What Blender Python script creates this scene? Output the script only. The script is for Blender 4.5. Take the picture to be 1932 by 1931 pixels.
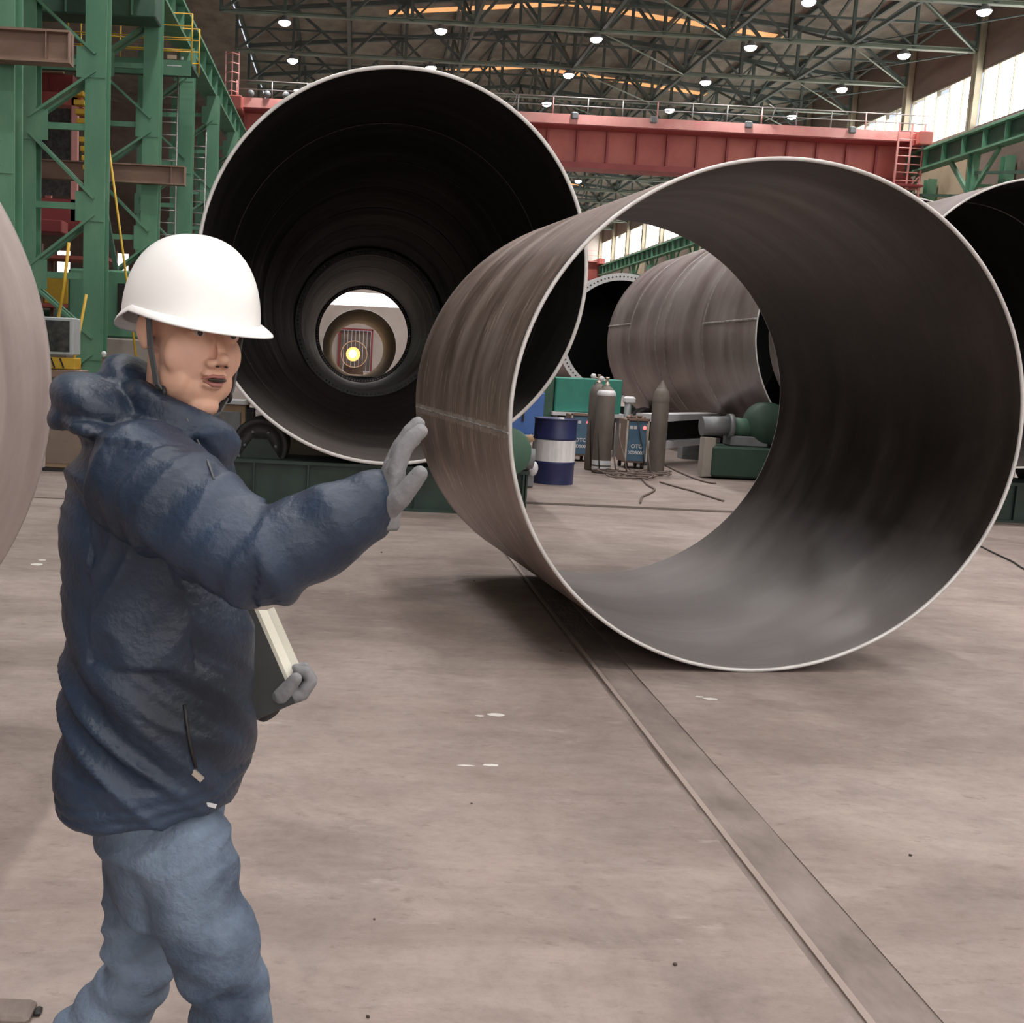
import bpy, math, random
from mathutils import Vector, Matrix, noise
random.seed(7)
R_ = math.radians
SC = bpy.context.scene
COL = SC.collection
for o in list(bpy.data.objects): bpy.data.objects.remove(o)

# ------------------------------------------------------------------ camera
F, PX, PY, CAM_H = 2084.0, 700.0, 966.0, 1.6        # focal length and optical centre of the 4:3 frame the photo was cropped from
def _cam():
    def d(x, y): return Vector(((x-PX)/F, (y-PY)/F, 1)).normalized()
    Y = d(667, 672); b = d(1667, 719)
    up = Y.cross(b).normalized()
    if up.y > 0: up = -up
    X = Y.cross(up)
    return Matrix((X, Y, up)).transposed()             # world -> camera (right, down, forward)
MC = _cam()
cd = bpy.data.cameras.new('camera'); cam = bpy.data.objects.new('camera', cd); COL.objects.link(cam)
cd.sensor_width = 36; cd.sensor_fit = 'HORIZONTAL'; cd.lens = 36*F/1932
cd.shift_x = (966-PX)/1932; cd.shift_y = 0; cd.clip_end = 400; cd.clip_start = .05
rr = [MC[i] for i in range(3)]
rot = Matrix((rr[0], -Vector(rr[1]), -Vector(rr[2]))).transposed().to_4x4()
cam.matrix_world = Matrix.Translation((0, 0, CAM_H)) @ rot
SC.camera = cam
def W(px, py, Y):                                     # point of the world at depth Y along the hall
    r = MC.transposed() @ Vector(((px-PX)/F, (py-PY)/F, 1))
    return Vector((0, 0, CAM_H)) + r*(Y/r.y)
def FL(px, py, z=0.0):
    r = MC.transposed() @ Vector(((px-PX)/F, (py-PY)/F, 1))
    return Vector((0, 0, CAM_H)) + r*((z-CAM_H)/r.z)

# ------------------------------------------------------------------ world, exposure
wd = bpy.data.worlds.new('sky'); SC.world = wd; wd.use_nodes = True
wd.node_tree.nodes['Background'].inputs[0].default_value = (.80, .88, 1, 1)
wd.node_tree.nodes['Background'].inputs[1].default_value = 1.0
SC.view_settings.view_transform = 'Standard'; SC.view_settings.look = 'None'
SC.view_settings.gamma = 1; SC.view_settings.use_curve_mapping = False
SC.view_settings.exposure = 0.0
LAMP_W = 176.0          # watts of every high bay lamp
PANE_E = 6.0            # daylight behind the frosted clerestory panes
HAZE = 0.0030

# ------------------------------------------------------------------ materials
def mat(name, col, rough=.6, metal=0., col2=None, nscale=3., nstr=(1, 1, 1), bump=0., emit=0., spec=.5, col3=None, contrast=.18, bscale=None, rvar=0., coat=0.):
    m = bpy.data.materials.new(name); m.use_nodes = True
    nt = m.node_tree; b = nt.nodes['Principled BSDF']
    b.inputs['Base Color'].default_value = (*col, 1); b.inputs['Roughness'].default_value = rough
    b.inputs['Metallic'].default_value = metal; b.inputs['Specular IOR Level'].default_value = spec
    b.inputs['Coat Weight'].default_value = coat
    if emit:
        b.inputs['Emission Color'].default_value = (*col, 1); b.inputs['Emission Strength'].default_value = emit
    if col2 or bump:
        tc = nt.nodes.new('ShaderNodeTexCoord'); mp = nt.nodes.new('ShaderNodeMapping')
        mp.inputs['Scale'].default_value = nstr
        nt.links.new(tc.outputs['Object'], mp.inputs[0])
        nz = nt.nodes.new('ShaderNodeTexNoise'); nz.inputs['Scale'].default_value = nscale
        nz.inputs['Detail'].default_value = 7; nz.inputs['Roughness'].default_value = .62
        nt.links.new(mp.outputs[0], nz.inputs['Vector'])
        if col2:
            cr = nt.nodes.new('ShaderNodeValToRGB'); e = cr.color_ramp.elements
            e[0].position = .5-contrast; e[0].color = (*col, 1); e[1].position = .5+contrast; e[1].color = (*col2, 1)
            if col3:
                n = e.new(.5); n.color = (*col3, 1)
            nt.links.new(nz.outputs['Fac'], cr.inputs[0]); nt.links.new(cr.outputs[0], b.inputs['Base Color'])
        if rvar:
            mr = nt.nodes.new('ShaderNodeMapRange'); mr.inputs[1].default_value = .3; mr.inputs[2].default_value = .7
            mr.inputs[3].default_value = rough-rvar; mr.inputs[4].default_value = rough+rvar
            nt.links.new(nz.outputs['Fac'], mr.inputs[0]); nt.links.new(mr.outputs[0], b.inputs['Roughness'])
        if bump:
            bp = nt.nodes.new('ShaderNodeBump'); bp.inputs['Strength'].default_value = bump; bp.inputs['Distance'].default_value = .02
            src = nz
            if bscale:
                src = nt.nodes.new('ShaderNodeTexNoise'); src.inputs['Scale'].default_value = bscale; src.inputs['Detail'].default_value = 4
                nt.links.new(mp.outputs[0], src.inputs['Vector'])
            nt.links.new(src.outputs['Fac'], bp.inputs['Height']); nt.links.new(bp.outputs[0], b.inputs['Normal'])
    return m

def floor_material():
    m = bpy.data.materials.new('worn_concrete'); m.use_nodes = True; nt = m.node_tree; N = nt.nodes; L = nt.links
    b = N['Principled BSDF']; tc = N.new('ShaderNodeTexCoord')
    def nz(scale, st, det=6, ro=.6, dist=0.):
        mp = N.new('ShaderNodeMapping'); mp.inputs['Scale'].default_value = st; L.new(tc.outputs['Object'], mp.inputs[0])
        n = N.new('ShaderNodeTexNoise'); n.inputs['Scale'].default_value = scale; n.inputs['Detail'].default_value = det
        n.inputs['Roughness'].default_value = ro; n.inputs['Distortion'].default_value = dist
        L.new(mp.outputs[0], n.inputs['Vector']); return n
    def ramp(src, stops):
        r = N.new('ShaderNodeValToRGB'); e = r.color_ramp.elements
        e[0].position, e[0].color = stops[0][0], (*stops[0][1], 1); e[1].position, e[1].color = stops[-1][0], (*stops[-1][1], 1)
        for p, c in stops[1:-1]:
            k = e.new(p); k.color = (*c, 1)
        L.new(src, r.inputs[0]); return r
    def mix(a, bb, f, mode='MIX'):
        x = N.new('ShaderNodeMix'); x.data_type = 'RGBA'; x.blend_type = mode
        if isinstance(f, float): x.inputs['Factor'].default_value = f
        else: L.new(f, x.inputs['Factor'])
        L.new(a, x.inputs[6])
        if isinstance(bb, tuple): x.inputs[7].default_value = (*bb, 1)
        else: L.new(bb, x.inputs[7])
        return x.outputs[2]
    base = ramp(nz(.55, (1, 1.5, 1), 9, .66, .8).outputs[0], [(.30, (.200, .158, .143)), (.48, (.272, .220, .198)), (.68, (.350, .292, .266))])
    streak = ramp(nz(1.6, (.8, 2.6, 1), 8, .68, .9).outputs[0], [(.30, (.80, .78, .77)), (.52, (1, 1, 1)), (.74, (1.14, 1.13, 1.12))])
    c = mix(base.outputs[0], streak.outputs[0], .75, 'MULTIPLY')
    fine = ramp(nz(15, (1, 1.3, 1), 10, .8).outputs[0], [(.30, (.78, .76, .75)), (.5, (1, 1, 1)), (.70, (1.13, 1.13, 1.13))])
    c = mix(c, fine.outputs[0], .85, 'MULTIPLY')
    cloud = ramp(nz(1.4, (1, 1.2, 1), 7, .7, 1.2).outputs[0], [(.34, (.80, .80, .81)), (.5, (1, 1, 1)), (.68, (1.10, 1.09, 1.08))])
    c = mix(c, cloud.outputs[0], .8, 'MULTIPLY')
    pale = ramp(nz(2.6, (1, 2.6, 1), 9, .72).outputs[0], [(.60, (0, 0, 0)), (.74, (1, 1, 1))])
    pl = N.new('ShaderNodeMath'); pl.operation = 'MULTIPLY'; pl.inputs[1].default_value = .6; L.new(pale.outputs[0], pl.inputs[0]); c = mix(c, (.46, .41, .38), pl.outputs[0]); 
    dark = ramp(nz(7.0, (1, 2.0, 1), 8, .75).outputs[0], [(.33, (1, 1, 1)), (.43, (0, 0, 0))])
    d2 = N.new('ShaderNodeMath'); d2.operation = 'MULTIPLY'; d2.inputs[1].default_value = .55; L.new(dark.outputs[0], d2.inputs[0])
    c = mix(c, (.14, .105, .09), d2.outputs[0])
    L.new(c, b.inputs['Base Color'])
    wet = ramp(nz(1.3, (1, 3.0, 1), 5, .6).outputs[0], [(.30, (.62,)*3), (.60, (.50,)*3), (.74, (.28,)*3)])
    L.new(wet.outputs[0], b.inputs['Roughness']); b.inputs['Specular IOR Level'].default_value = .35
    bp = N.new('ShaderNodeBump'); bp.inputs['Strength'].default_value = .35; bp.inputs['Distance'].default_value = .012
    L.new(nz(14, (1, 1.4, 1), 8, .75).outputs[0], bp.inputs['Height']); L.new(bp.outputs[0], b.inputs['Normal'])
    return m

def steel_material(name, dark, mid, light, scuff, rough=.42, metal=.55, sc=1.0, scuff_lo=.60, lit_bottom=None):
    """rolled plate: bands around the tube (local Y is the axis), cloudy rust and pale scuffs"""
    m = bpy.data.materials.new(name); m.use_nodes = True; nt = m.node_tree; N = nt.nodes; L = nt.links
    b = N['Principled BSDF']; tc = N.new('ShaderNodeTexCoord')
    def nz(scale, st, det=6, ro=.6, dist=0.):
        mp = N.new('ShaderNodeMapping'); mp.inputs['Scale'].default_value = st; L.new(tc.outputs['Object'], mp.inputs[0])
        n = N.new('ShaderNodeTexNoise'); n.inputs['Scale'].default_value = scale; n.inputs['Detail'].default_value = det
        n.inputs['Roughness'].default_value = ro; n.inputs['Distortion'].default_value = dist
        L.new(mp.outputs[0], n.inputs['Vector']); return n
    a = nz(1.5*sc, (.35, 3.2, .35), 6, .55); c2 = nz(1.1*sc, (1, 1, 1), 8, .65, .4)
    ad = N.new('ShaderNodeMath'); ad.operation = 'ADD'; L.new(a.outputs[0], ad.inputs[0]); L.new(c2.outputs[0], ad.inputs[1])
    hf = N.new('ShaderNodeMath'); hf.operation = 'MULTIPLY'; hf.inputs[1].default_value = .5; L.new(ad.outputs[0], hf.inputs[0])
    r = N.new('ShaderNodeValToRGB'); e = r.color_ramp.elements
    e[0].position = .38; e[0].color = (*dark, 1); e[1].position = .62; e[1].color = (*light, 1); k = e.new(.5); k.color = (*mid, 1)
    L.new(hf.outputs[0], r.inputs[0])
    s = nz(4.2*sc, (1.0, 5.0, .8), 9, .72, .3); sr = N.new('ShaderNodeValToRGB')
    sr.color_ramp.elements[0].position = scuff_lo; sr.color_ramp.elements[1].position = scuff_lo+.12; L.new(s.outputs[0], sr.inputs[0])
    mx = N.new('ShaderNodeMix'); mx.data_type = 'RGBA'; L.new(sr.outputs[0], mx.inputs['Factor']); L.new(r.outputs[0], mx.inputs[6]); mx.inputs[7].default_value = (*scuff, 1)
    outc = mx.outputs[2]
    if lit_bottom:                                            # light on the tube's bottom put into the colour: (from z, to z, colour)
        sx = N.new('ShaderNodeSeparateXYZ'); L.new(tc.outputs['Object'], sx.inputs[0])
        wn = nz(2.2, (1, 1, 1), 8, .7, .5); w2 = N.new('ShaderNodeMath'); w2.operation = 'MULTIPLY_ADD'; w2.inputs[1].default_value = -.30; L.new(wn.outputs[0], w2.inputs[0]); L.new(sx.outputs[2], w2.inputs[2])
        mr = N.new('ShaderNodeMapRange'); mr.inputs[1].default_value = lit_bottom[1]-.15; mr.inputs[2].default_value = lit_bottom[0]-.15; mr.inputs[3].default_value = 0; mr.inputs[4].default_value = lit_bottom[3]
        L.new(w2.outputs[0], mr.inputs[0]); m2 = N.new('ShaderNodeMix'); m2.data_type = 'RGBA'; L.new(mr.outputs[0], m2.inputs['Factor']); L.new(outc, m2.inputs[6]); m2.inputs[7].default_value = (*lit_bottom[2], 1); outc = m2.outputs[2]
    L.new(outc, b.inputs['Base Color'])
    b.inputs['Metallic'].default_value = metal
    rr_ = N.new('ShaderNodeMapRange'); rr_.inputs[1].default_value = .3; rr_.inputs[2].default_value = .7; rr_.inputs[3].default_value = rough-.08; rr_.inputs[4].default_value = rough+.10
    L.new(a.outputs[0], rr_.inputs[0]); L.new(rr_.outputs[0], b.inputs['Roughness'])
    bp = N.new('ShaderNodeBump'); bp.inputs['Strength'].default_value = .12; bp.inputs['Distance'].default_value = .02
    L.new(nz(6, (.6, 3, .6), 5, .6).outputs[0], bp.inputs['Height']); L.new(bp.outputs[0], b.inputs['Normal'])
    return m

def roof_material():
    m = mat('old_roof_sheet', (.22, .20, .165), .8, 0, (.40, .37, .30), 1.2, (1, .5, 1))
    nt = m.node_tree; b = nt.nodes['Principled BSDF']
    tc = nt.nodes.new('ShaderNodeTexCoord'); w = nt.nodes.new('ShaderNodeTexWave'); w.inputs['Scale'].default_value = 4; w.bands_direction = 'Y'
    nt.links.new(tc.outputs['Object'], w.inputs[0]); bp = nt.nodes.new('ShaderNodeBump'); bp.inputs['Strength'].default_value = .6; bp.inputs['Distance'].default_value = .04
    nt.links.new(w.outputs['Fac'], bp.inputs['Height']); nt.links.new(bp.outputs[0], b.inputs['Normal'])
    return m

M = {}
M['floor'] = floor_material()
M['channel'] = mat('dirty_channel', (.14, .11, .098), .8, 0, (.25, .205, .185), 5, (1, .6, 1), .4, bscale=30)
M['rail'] = mat('rail_steel', (.30, .24, .215), .5, .2, (.38, .31, .28), 4, (1, .3, 1))
M['gap'] = mat('gap_dirt', (.05, .038, .032), .9, 0, (.12, .09, .075), 6)
M['ring'] = steel_material('mill_scale_steel', (.155, .105, .085), (.26, .19, .165), (.38, .305, .28), (.56, .46, .40), rough=.38, scuff_lo=.55)
M['ringin'] = steel_material('ring_inner_shaded', (.028, .021, .018), (.045, .034, .030), (.075, .060, .055), (.12, .105, .10), rough=.40, metal=.2, scuff_lo=.66, lit_bottom=(-1.12, -.62, (.27, .245, .24), .9))  # inner skin darkened for its shade, bottom painted lighter where light falls
M['ringpale'] = steel_material('pale_plate_steel', (.33, .27, .25), (.43, .36, .34), (.52, .46, .44), (.62, .50, .43), metal=.3, rough=.5, scuff_lo=.68)
M['tube'] = steel_material('tower_tube_steel', (.16, .12, .11), (.26, .215, .205), (.36, .32, .31), (.50, .47, .46), sc=.5, scuff_lo=.64)
M['tubein'] = steel_material('tower_tube_shaded', (.006, .005, .0045), (.010, .0085, .008), (.018, .016, .015), (.03, .027, .026), sc=.6, metal=.1, rough=.55, scuff_lo=.68, lit_bottom=(-1.75, -1.2, (.20, .175, .165), .8))  # shade inside the tubes put into a near-black colour, lit bottom painted paler
M['edge'] = mat('cut_edge_steel', (.52, .50, .49), .4, .2, (.70, .69, .68), 6)
M['weld'] = mat('weld_bead', (.42, .39, .37), .5, .5, (.20, .18, .17), 12, (1, 1, 1), .5)
M['flange'] = mat('primed_flange', (.66, .67, .68), .5, 0, (.52, .53, .54), 3)
M['green'] = mat('green_paint', (.085, .235, .145), .5, 0, (.155, .315, .205), 1.6, (1, 1, .35), .1, col3=(.11, .27, .17), contrast=.2)
M['greendk'] = mat('dark_green_paint', (.030, .080, .055), .55, 0, (.06, .135, .09), 1.2, (1, 1, .6))
M['truss'] = mat('truss_green_hazed', (.075, .105, .10), .6, 0, (.12, .155, .14), 1.0)  # dark green paint lightened and greyed: distance haze put into the colour
M['trusslt'] = mat('truss_chord_paint', (.16, .21, .17), .6, 0, (.24, .27, .21), 1.0)
M['rust'] = mat('rusty_beam', (.22, .135, .10), .7, .1, (.34, .23, .175), 2.2, (.4, 1, 1), .2, col3=(.27, .18, .14))
M['redpaint'] = mat('red_crane_paint', (.42, .085, .075), .5, 0, (.56, .17, .135), .5, (1, 1, 1), .1)
M['reddk'] = mat('dark_red_crane_paint', (.30, .05, .055), .5, 0, (.38, .08, .08), .7)
M['pink'] = mat('faded_red_paint', (.70, .27, .25), .55, 0, (.82, .42, .39), .8)
M['railgrey'] = mat('galvanised_rail', (.34, .32, .31), .45, .4)
M['yellow'] = mat('yellow_paint', (.72, .47, .04), .5, 0, (.60, .36, .04), 4)
M['roof'] = roof_material()
M['strip'] = mat('amber_skylight_sheet', (1, .50, .20), .6, 0, emit=.75)
M['wallbrown'] = mat('brown_cladding', (.17, .125, .10), .8, 0, (.27, .205, .165), .5, (1, .5, 2), .2)
M['walltan'] = mat('tan_panel', (.42, .33, .22), .75, 0, (.52, .43, .31), .6)
M['wallgrey'] = mat('pale_wall', (.56, .51, .47), .8, 0, (.66, .61, .57), .6)
M['pane'] = mat('frosted_pane_daylight', (1, .97, .93), .4, 0, emit=PANE_E)
M['pane2'] = mat('frosted_pane_far', (1, .93, .84), .4, 0, emit=2.4)
M['frame'] = mat('window_frame_paint', (.33, .30, .22), .6, 0, (.42, .37, .27), 3)
M['lampglass'] = mat('lamp_glass', (.93, .95, 1), .3, 0, emit=30)
M['lampbody'] = mat('lamp_body', (.35, .36, .38), .4, .6)
M['concrete2'] = mat('grey_plaster', (.30, .27, .24), .85, 0, (.38, .35, .31), 2)
M['drumblue'] = mat('blue_drum_paint', (.016, .022, .085), .4, 0, (.026, .036, .12), 6, (1, 1, 1), .05)
M['drumwhite'] = mat('white_drum_band', (.62, .62, .63), .5, 0, (.85, .85, .86), 7, (3, 3, .4))
M['cyl'] = mat('cylinder_paint', (.115, .10, .085), .6, .1, (.19, .17, .145), 4, (1, 1, .5), .15)
M['cylwhite'] = mat('cylinder_white_band', (.62, .64, .66), .5, 0, (.50, .52, .54), 8)
M['brass'] = mat('dull_brass', (.55, .48, .40), .35, .7)
M['bed'] = mat('shaded_bed_paint', (.010, .022, .016), .6, 0, (.022, .045, .034), 3)  # green darkened to hold the shade at the beds against the front fill
M['bed2'] = mat('shaded_green_paint', (.018, .050, .034), .6, 0, (.035, .075, .052), 3)  # shade under the banded tube put into this darker green
M['teal'] = mat('teal_cabinet_paint', (.028, .21, .155), .5, 0, (.04, .26, .195), 3)
M['blue'] = mat('blue_box_paint', (.05, .14, .42), .5, 0, (.07, .18, .50), 3)
M['wblue'] = mat('welder_blue_panel', (.055, .125, .20), .5, 0, (.085, .17, .26), 5)
M['white'] = mat('white_lettering', (.78, .80, .82), .5)
M['whitedirty'] = mat('dirty_white_frame', (.62, .60, .56), .5, 0, (.45, .36, .26), 9)
M['rubber'] = mat('black_rubber', (.018, .017, .017), .6, 0, (.035, .033, .032), 8)
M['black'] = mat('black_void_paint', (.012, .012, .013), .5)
M['cable'] = mat('cable_rubber', (.10, .075, .065), .7, 0, (.17, .13, .11), 10)
M['mach'] = mat('grey_machine', (.16, .17, .18), .5, .2, (.24, .25, .26), 5)
M['plate'] = mat('bright_plate', (.60, .61, .63), .5, .1, (.70, .70, .72), 3)
M['redlamp'] = mat('red_pilot_lamp', (1, .12, .10), .4, 0, emit=2.5)
M['cabgrey'] = mat('cabinet_grey', (.50, .55, .56), .5, 0, (.56, .60, .61), 3)
M['glassdk'] = mat('dark_display_glass', (.03, .03, .03), .2, 0, (.09, .085, .08), 9)
M['lantern'] = mat('work_lamp_glow', (1, .46, .13), .4, 0, emit=2.0)
M['lantern2'] = mat('work_lamp_core', (1, .72, .36), .4, 0, emit=9)
M['bolt'] = mat('bright_bolt_heads', (.85, .85, .85), .28, 1.0)
M['flangedk'] = mat('machined_flange', (.20, .195, .19), .45, .6)
M['fillpane'] = mat('added_front_fill_pane', (1, .97, .94), .4, 0, emit=3.4)
M['ochre'] = mat('ochre_panel', (.30, .20, .12), .7, 0, (.38, .27, .17), 4)
# person
M['skin'] = mat('skin', (.70, .40, .28), .5, 0, (.76, .46, .34), 14, bump=.05, bscale=160)
M['lip'] = mat('lips', (.40, .16, .14), .45)
M['eye'] = mat('eye_white', (.55, .50, .46), .3)
M['iris'] = mat('iris_dark', (.03, .018, .012), .25)
M['hair'] = mat('black_hair', (.018, .016, .015), .6, 0, (.04, .036, .034), 60)
M['helmet'] = mat('white_helmet_shell', (.93, .93, .92), .35, 0, spec=.5)
M['strap'] = mat('grey_strap', (.10, .105, .11), .7)
M['jacket'] = mat('navy_jacket_cloth', (.007, .0115, .020), .43, 0, (.033, .054, .098), 2.0, (1, 1, 1), .18, bscale=70, spec=.42)
M['lining'] = mat('black_knit_cuff', (.02, .021, .023), .8)
M['denim'] = mat('faded_denim', (.022, .037, .070), .8, 0, (.19, .25, .34), 3.0, (1, 1, 1), .3, bscale=90)
M['glove'] = mat('grey_work_glove', (.19, .19, .20), .85, 0, (.26, .26, .27), 30, bump=.3)
M['shoe'] = mat('black_shoe', (.02, .02, .02), .5)
M['zip'] = mat('zip_metal', (.55, .50, .44), .35, .7)
M['paper'] = mat('cream_board', (.62, .60, .50), .6, 0, (.70, .68, .60), 4)
M['folder'] = mat('black_folder', (.010, .010, .010), .6)

# ------------------------------------------------------------------ mesh helpers
class MB:
    def __init__(s): s.v = []; s.f = []; s.sm = []
    def add(s, vs, fs, smooth=False):
        n = len(s.v); s.v += [tuple(v) for v in vs]; s.f += [tuple(i+n for i in f) for f in fs]; s.sm += [smooth]*len(fs); return s
    def box(s, x0, x1, y0, y1, z0, z1):
        return s.add([(x0,y0,z0),(x1,y0,z0),(x1,y1,z0),(x0,y1,z0),(x0,y0,z1),(x1,y0,z1),(x1,y1,z1),(x0,y1,z1)],
                     [(0,3,2,1),(4,5,6,7),(0,1,5,4),(1,2,6,5),(2,3,7,6),(3,0,4,7)])
    def cbox(s, x0, x1, y0, y1, z0, z1, c=.01):         # box with chamfered vertical and horizontal edges
        vs = []; 
        for z, k in ((z0, c), (z0+c, 0), (z1-c, 0), (z1, c)):
            for x, y in ((x0+k+c, y0+k), (x1-k-c, y0+k), (x1-k, y0+k+c), (x1-k, y1-k-c), (x1-k-c, y1-k), (x0+k+c, y1-k), (x0+k, y1-k-c), (x0+k, y0+k+c)):
                vs.append((x, y, z))
        fs = [tuple(range(7, -1, -1)), tuple(range(24, 32))]
        for r in range(3):
            for i in range(8):
                j = (i+1) % 8; fs.append((r*8+i, r*8+j, r*8+8+j, r*8+8+i))
        return s.add(vs, fs)
    def bar(s, a, b, w, h, up=(0, 0, 1)):
        a = Vector(a); b = Vector(b); d = (b-a).normalized(); up = Vector(up)
        if abs(d.dot(up)) > .98: up = Vector((0, 1, 0))
        x = d.cross(up).normalized()*w/2; y = x.cross(d).normalized()*h/2
        vs = [p+q for p in (a, b) for q in (-x-y, x-y, x+y, -x+y)]
        return s.add(vs, [(0,1,2,3),(7,6,5,4),(0,4,5,1),(1,5,6,2),(2,6,7,3),(3,7,4,0)])
    def ibeam(s, a, b, w, h, t=.02, up=(0, 0, 1)):       # I section: two flanges, a web
        a = Vector(a); b = Vector(b); d = (b-a).normalized(); u = Vector(up)
        x = d.cross(u).normalized(); y = x.cross(d).normalized()
        s.bar(a+y*(h/2-t/2), b+y*(h/2-t/2), w, t, y); s.bar(a-y*(h/2-t/2), b-y*(h/2-t/2), w, t, y)
        return s.bar(a, b, t, h-2*t, y)
    def tube(s, pts, r, n=8, smooth=True, cap=True):
        P = [Vector(p) for p in pts]; k = len(s.v); up = None; ring = []
        rs = r if isinstance(r, (list, tuple)) else [r]*len(P)
        for i, p in enumerate(P):
            d = (P[min(i+1, len(P)-1)]-P[max(i-1, 0)]).normalized()
            if up is None: up = Vector((0, 0, 1)) if abs(d.z) < .9 else Vector((1, 0, 0))
            x = d.cross(up).normalized(); up = x.cross(d).normalized()
            ring += [p+(x*math.cos(t)+up*math.sin(t))*rs[i] for t in [2*math.pi*j/n for j in range(n)]]
        fs = [(i*n+j, i*n+(j+1) % n, (i+1)*n+(j+1) % n, (i+1)*n+j) for i in range(len(P)-1) for j in range(n)]
        s.add(ring, fs, smooth)
        if cap: s.f += [tuple(k+j for j in range(n-1, -1, -1)), tuple(k+(len(P)-1)*n+j for j in range(n))]; s.sm += [False, False]
        return s
    def lathe(s, prof, n=32, c=(0, 0, 0), axis='Z', smooth=True, closed=False):
        vs = []; c = Vector(c)
        for r, h in prof:
            for j in range(n):
                t = 2*math.pi*j/n; a, b = r*math.cos(t), r*math.sin(t)
                vs.append(c+Vector({'Z': (a, b, h), 'Y': (a, h, b), 'X': (h, a, b)}[axis]))
        m = len(prof); fs = []
        for i in range(m if closed else m-1):
            for j in range(n):
                i2 = (i+1) % m; fs.append((i*n+j, i*n+(j+1) % n, i2*n+(j+1) % n, i2*n+j))
        return s.add(vs, fs, smooth)
    def ell(s, c, r, n=16, rotm=None):
        c = Vector(c); vs = []; m = n//2
        for i in range(1, m):
            a = math.pi*i/m
            for j in range(n):
                t = 2*math.pi*j/n; p = Vector((r[0]*math.sin(a)*math.cos(t), r[1]*math.sin(a)*math.sin(t), r[2]*math.cos(a)))
                vs.append(c+(rotm @ p if rotm else p))
        top = Vector((0, 0, r[2])); bot = -top
        vs += [c+(rotm @ top if rotm else top), c+(rotm @ bot if rotm else bot)]
        fs = [((i)*n+j, (i+1)*n+j, (i+1)*n+(j+1) % n, i*n+(j+1) % n) for i in range(m-2) for j in range(n)]
        T = (m-1)*n
        fs += [(T, j, (j+1) % n) for j in range(n)] + [(T+1, (m-2)*n+(j+1) % n, (m-2)*n+j) for j in range(n)]
        return s.add(vs, fs, True)
    def loft(s, secs, n=24):                            # secs: (centre, xaxis*rx, yaxis*ry); closed ends
        vs = []
        for c, a, b in secs:
            c = Vector(c); a = Vector(a); b = Vector(b)
            vs += [c+a*math.cos(2*math.pi*j/n)+b*math.sin(2*math.pi*j/n) for j in range(n)]
        fs = [(i*n+j, i*n+(j+1) % n, (i+1)*n+(j+1) % n, (i+1)*n+j) for i in range(len(secs)-1) for j in range(n)]
        fs += [tuple(range(n-1, -1, -1)), tuple((len(secs)-1)*n+j for j in range(n))]
        return s.add(vs, fs, True)
    def limb(s, pts, rs, n=18, up=(0, 1, 0)):            # rounded chain through pts with radii rs=(ra,rb) or r
        P = [Vector(p) for p in pts]; secs = []
        R2 = [(r, r) if not isinstance(r, tuple) else r for r in rs]
        for i, p in enumerate(P):
            d = (P[min(i+1, len(P)-1)]-P[max(i-1, 0)]).normalized(); x = d.cross(Vector(up)).normalized(); y = x.cross(d).normalized()
            if i == 0: secs.append((p-d*R2[0][0]*.6, x*R2[0][0]*.6, y*R2[0][1]*.6))
            secs.append((p, x*R2[i][0], y*R2[i][1]))
            if i == len(P)-1: secs.append((p+d*R2[i][0]*.6, x*R2[i][0]*.6, y*R2[i][1]*.6))
        return s.loft(secs, n)
    def mesh(s, name, m):
        me = bpy.data.meshes.new(name); me.from_pydata(s.v, [], s.f); me.validate()
        if len(me.polygons) == len(s.sm): me.polygons.foreach_set('use_smooth', s.sm)
        for mm in (m if isinstance(m, list) else [m]): me.materials.append(mm)
        me.update(); return me
    def obj(s, name, m, parent=None, loc=(0, 0, 0), rotz=0):
        o = bpy.data.objects.new(name, s.mesh(name, m)); COL.objects.link(o)
        o.location = loc; o.rotation_euler.z = rotz
        if parent: o.parent = parent
        return o
def tag(o, label=None, cat=None, group=None, kind=None):
    if label: o['label'] = label
    if cat: o['category'] = cat
    if group: o['group'] = group
    if kind: o['kind'] = kind
    return o
def thing(name, label, cat, loc=(0, 0, 0), rotz=0, group=None):
    o = bpy.data.objects.new(name, None); COL.objects.link(o); o.location = loc; o.rotation_euler.z = rotz; o.empty_display_size = .2
    return tag(o, label, cat, group)
KIDS = {}
def copy_tree(o, parent=None):
    c = o.copy(); COL.objects.link(c)
    if parent: c.parent = parent
    for ch in [k for k in o.children]: copy_tree(ch, c)
    return c
def link_mesh(name, me, parent, loc=(0, 0, 0)):
    o = bpy.data.objects.new(name, me); COL.objects.link(o); o.location = loc
    if parent: o.parent = parent
    return o
def struct(o): o['kind'] = 'structure'; return o
def text(name, body, size, m, parent, loc, ext=.002, rot=(R_(90), 0, 0)):
    cu = bpy.data.curves.new(name, 'FONT'); cu.body = body; cu.size = size; cu.extrude = ext; cu.align_x = 'CENTER'; cu.align_y = 'CENTER'; cu.offset = size*.02
    t = bpy.data.objects.new(name, cu); COL.objects.link(t)
    dg = bpy.context.evaluated_depsgraph_get(); me = bpy.data.meshes.new_from_object(t.evaluated_get(dg)); me.materials.clear(); me.materials.append(m)
    bpy.data.objects.remove(t)
    o = link_mesh(name, me, parent, loc); o.rotation_euler = rot; return o

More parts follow.
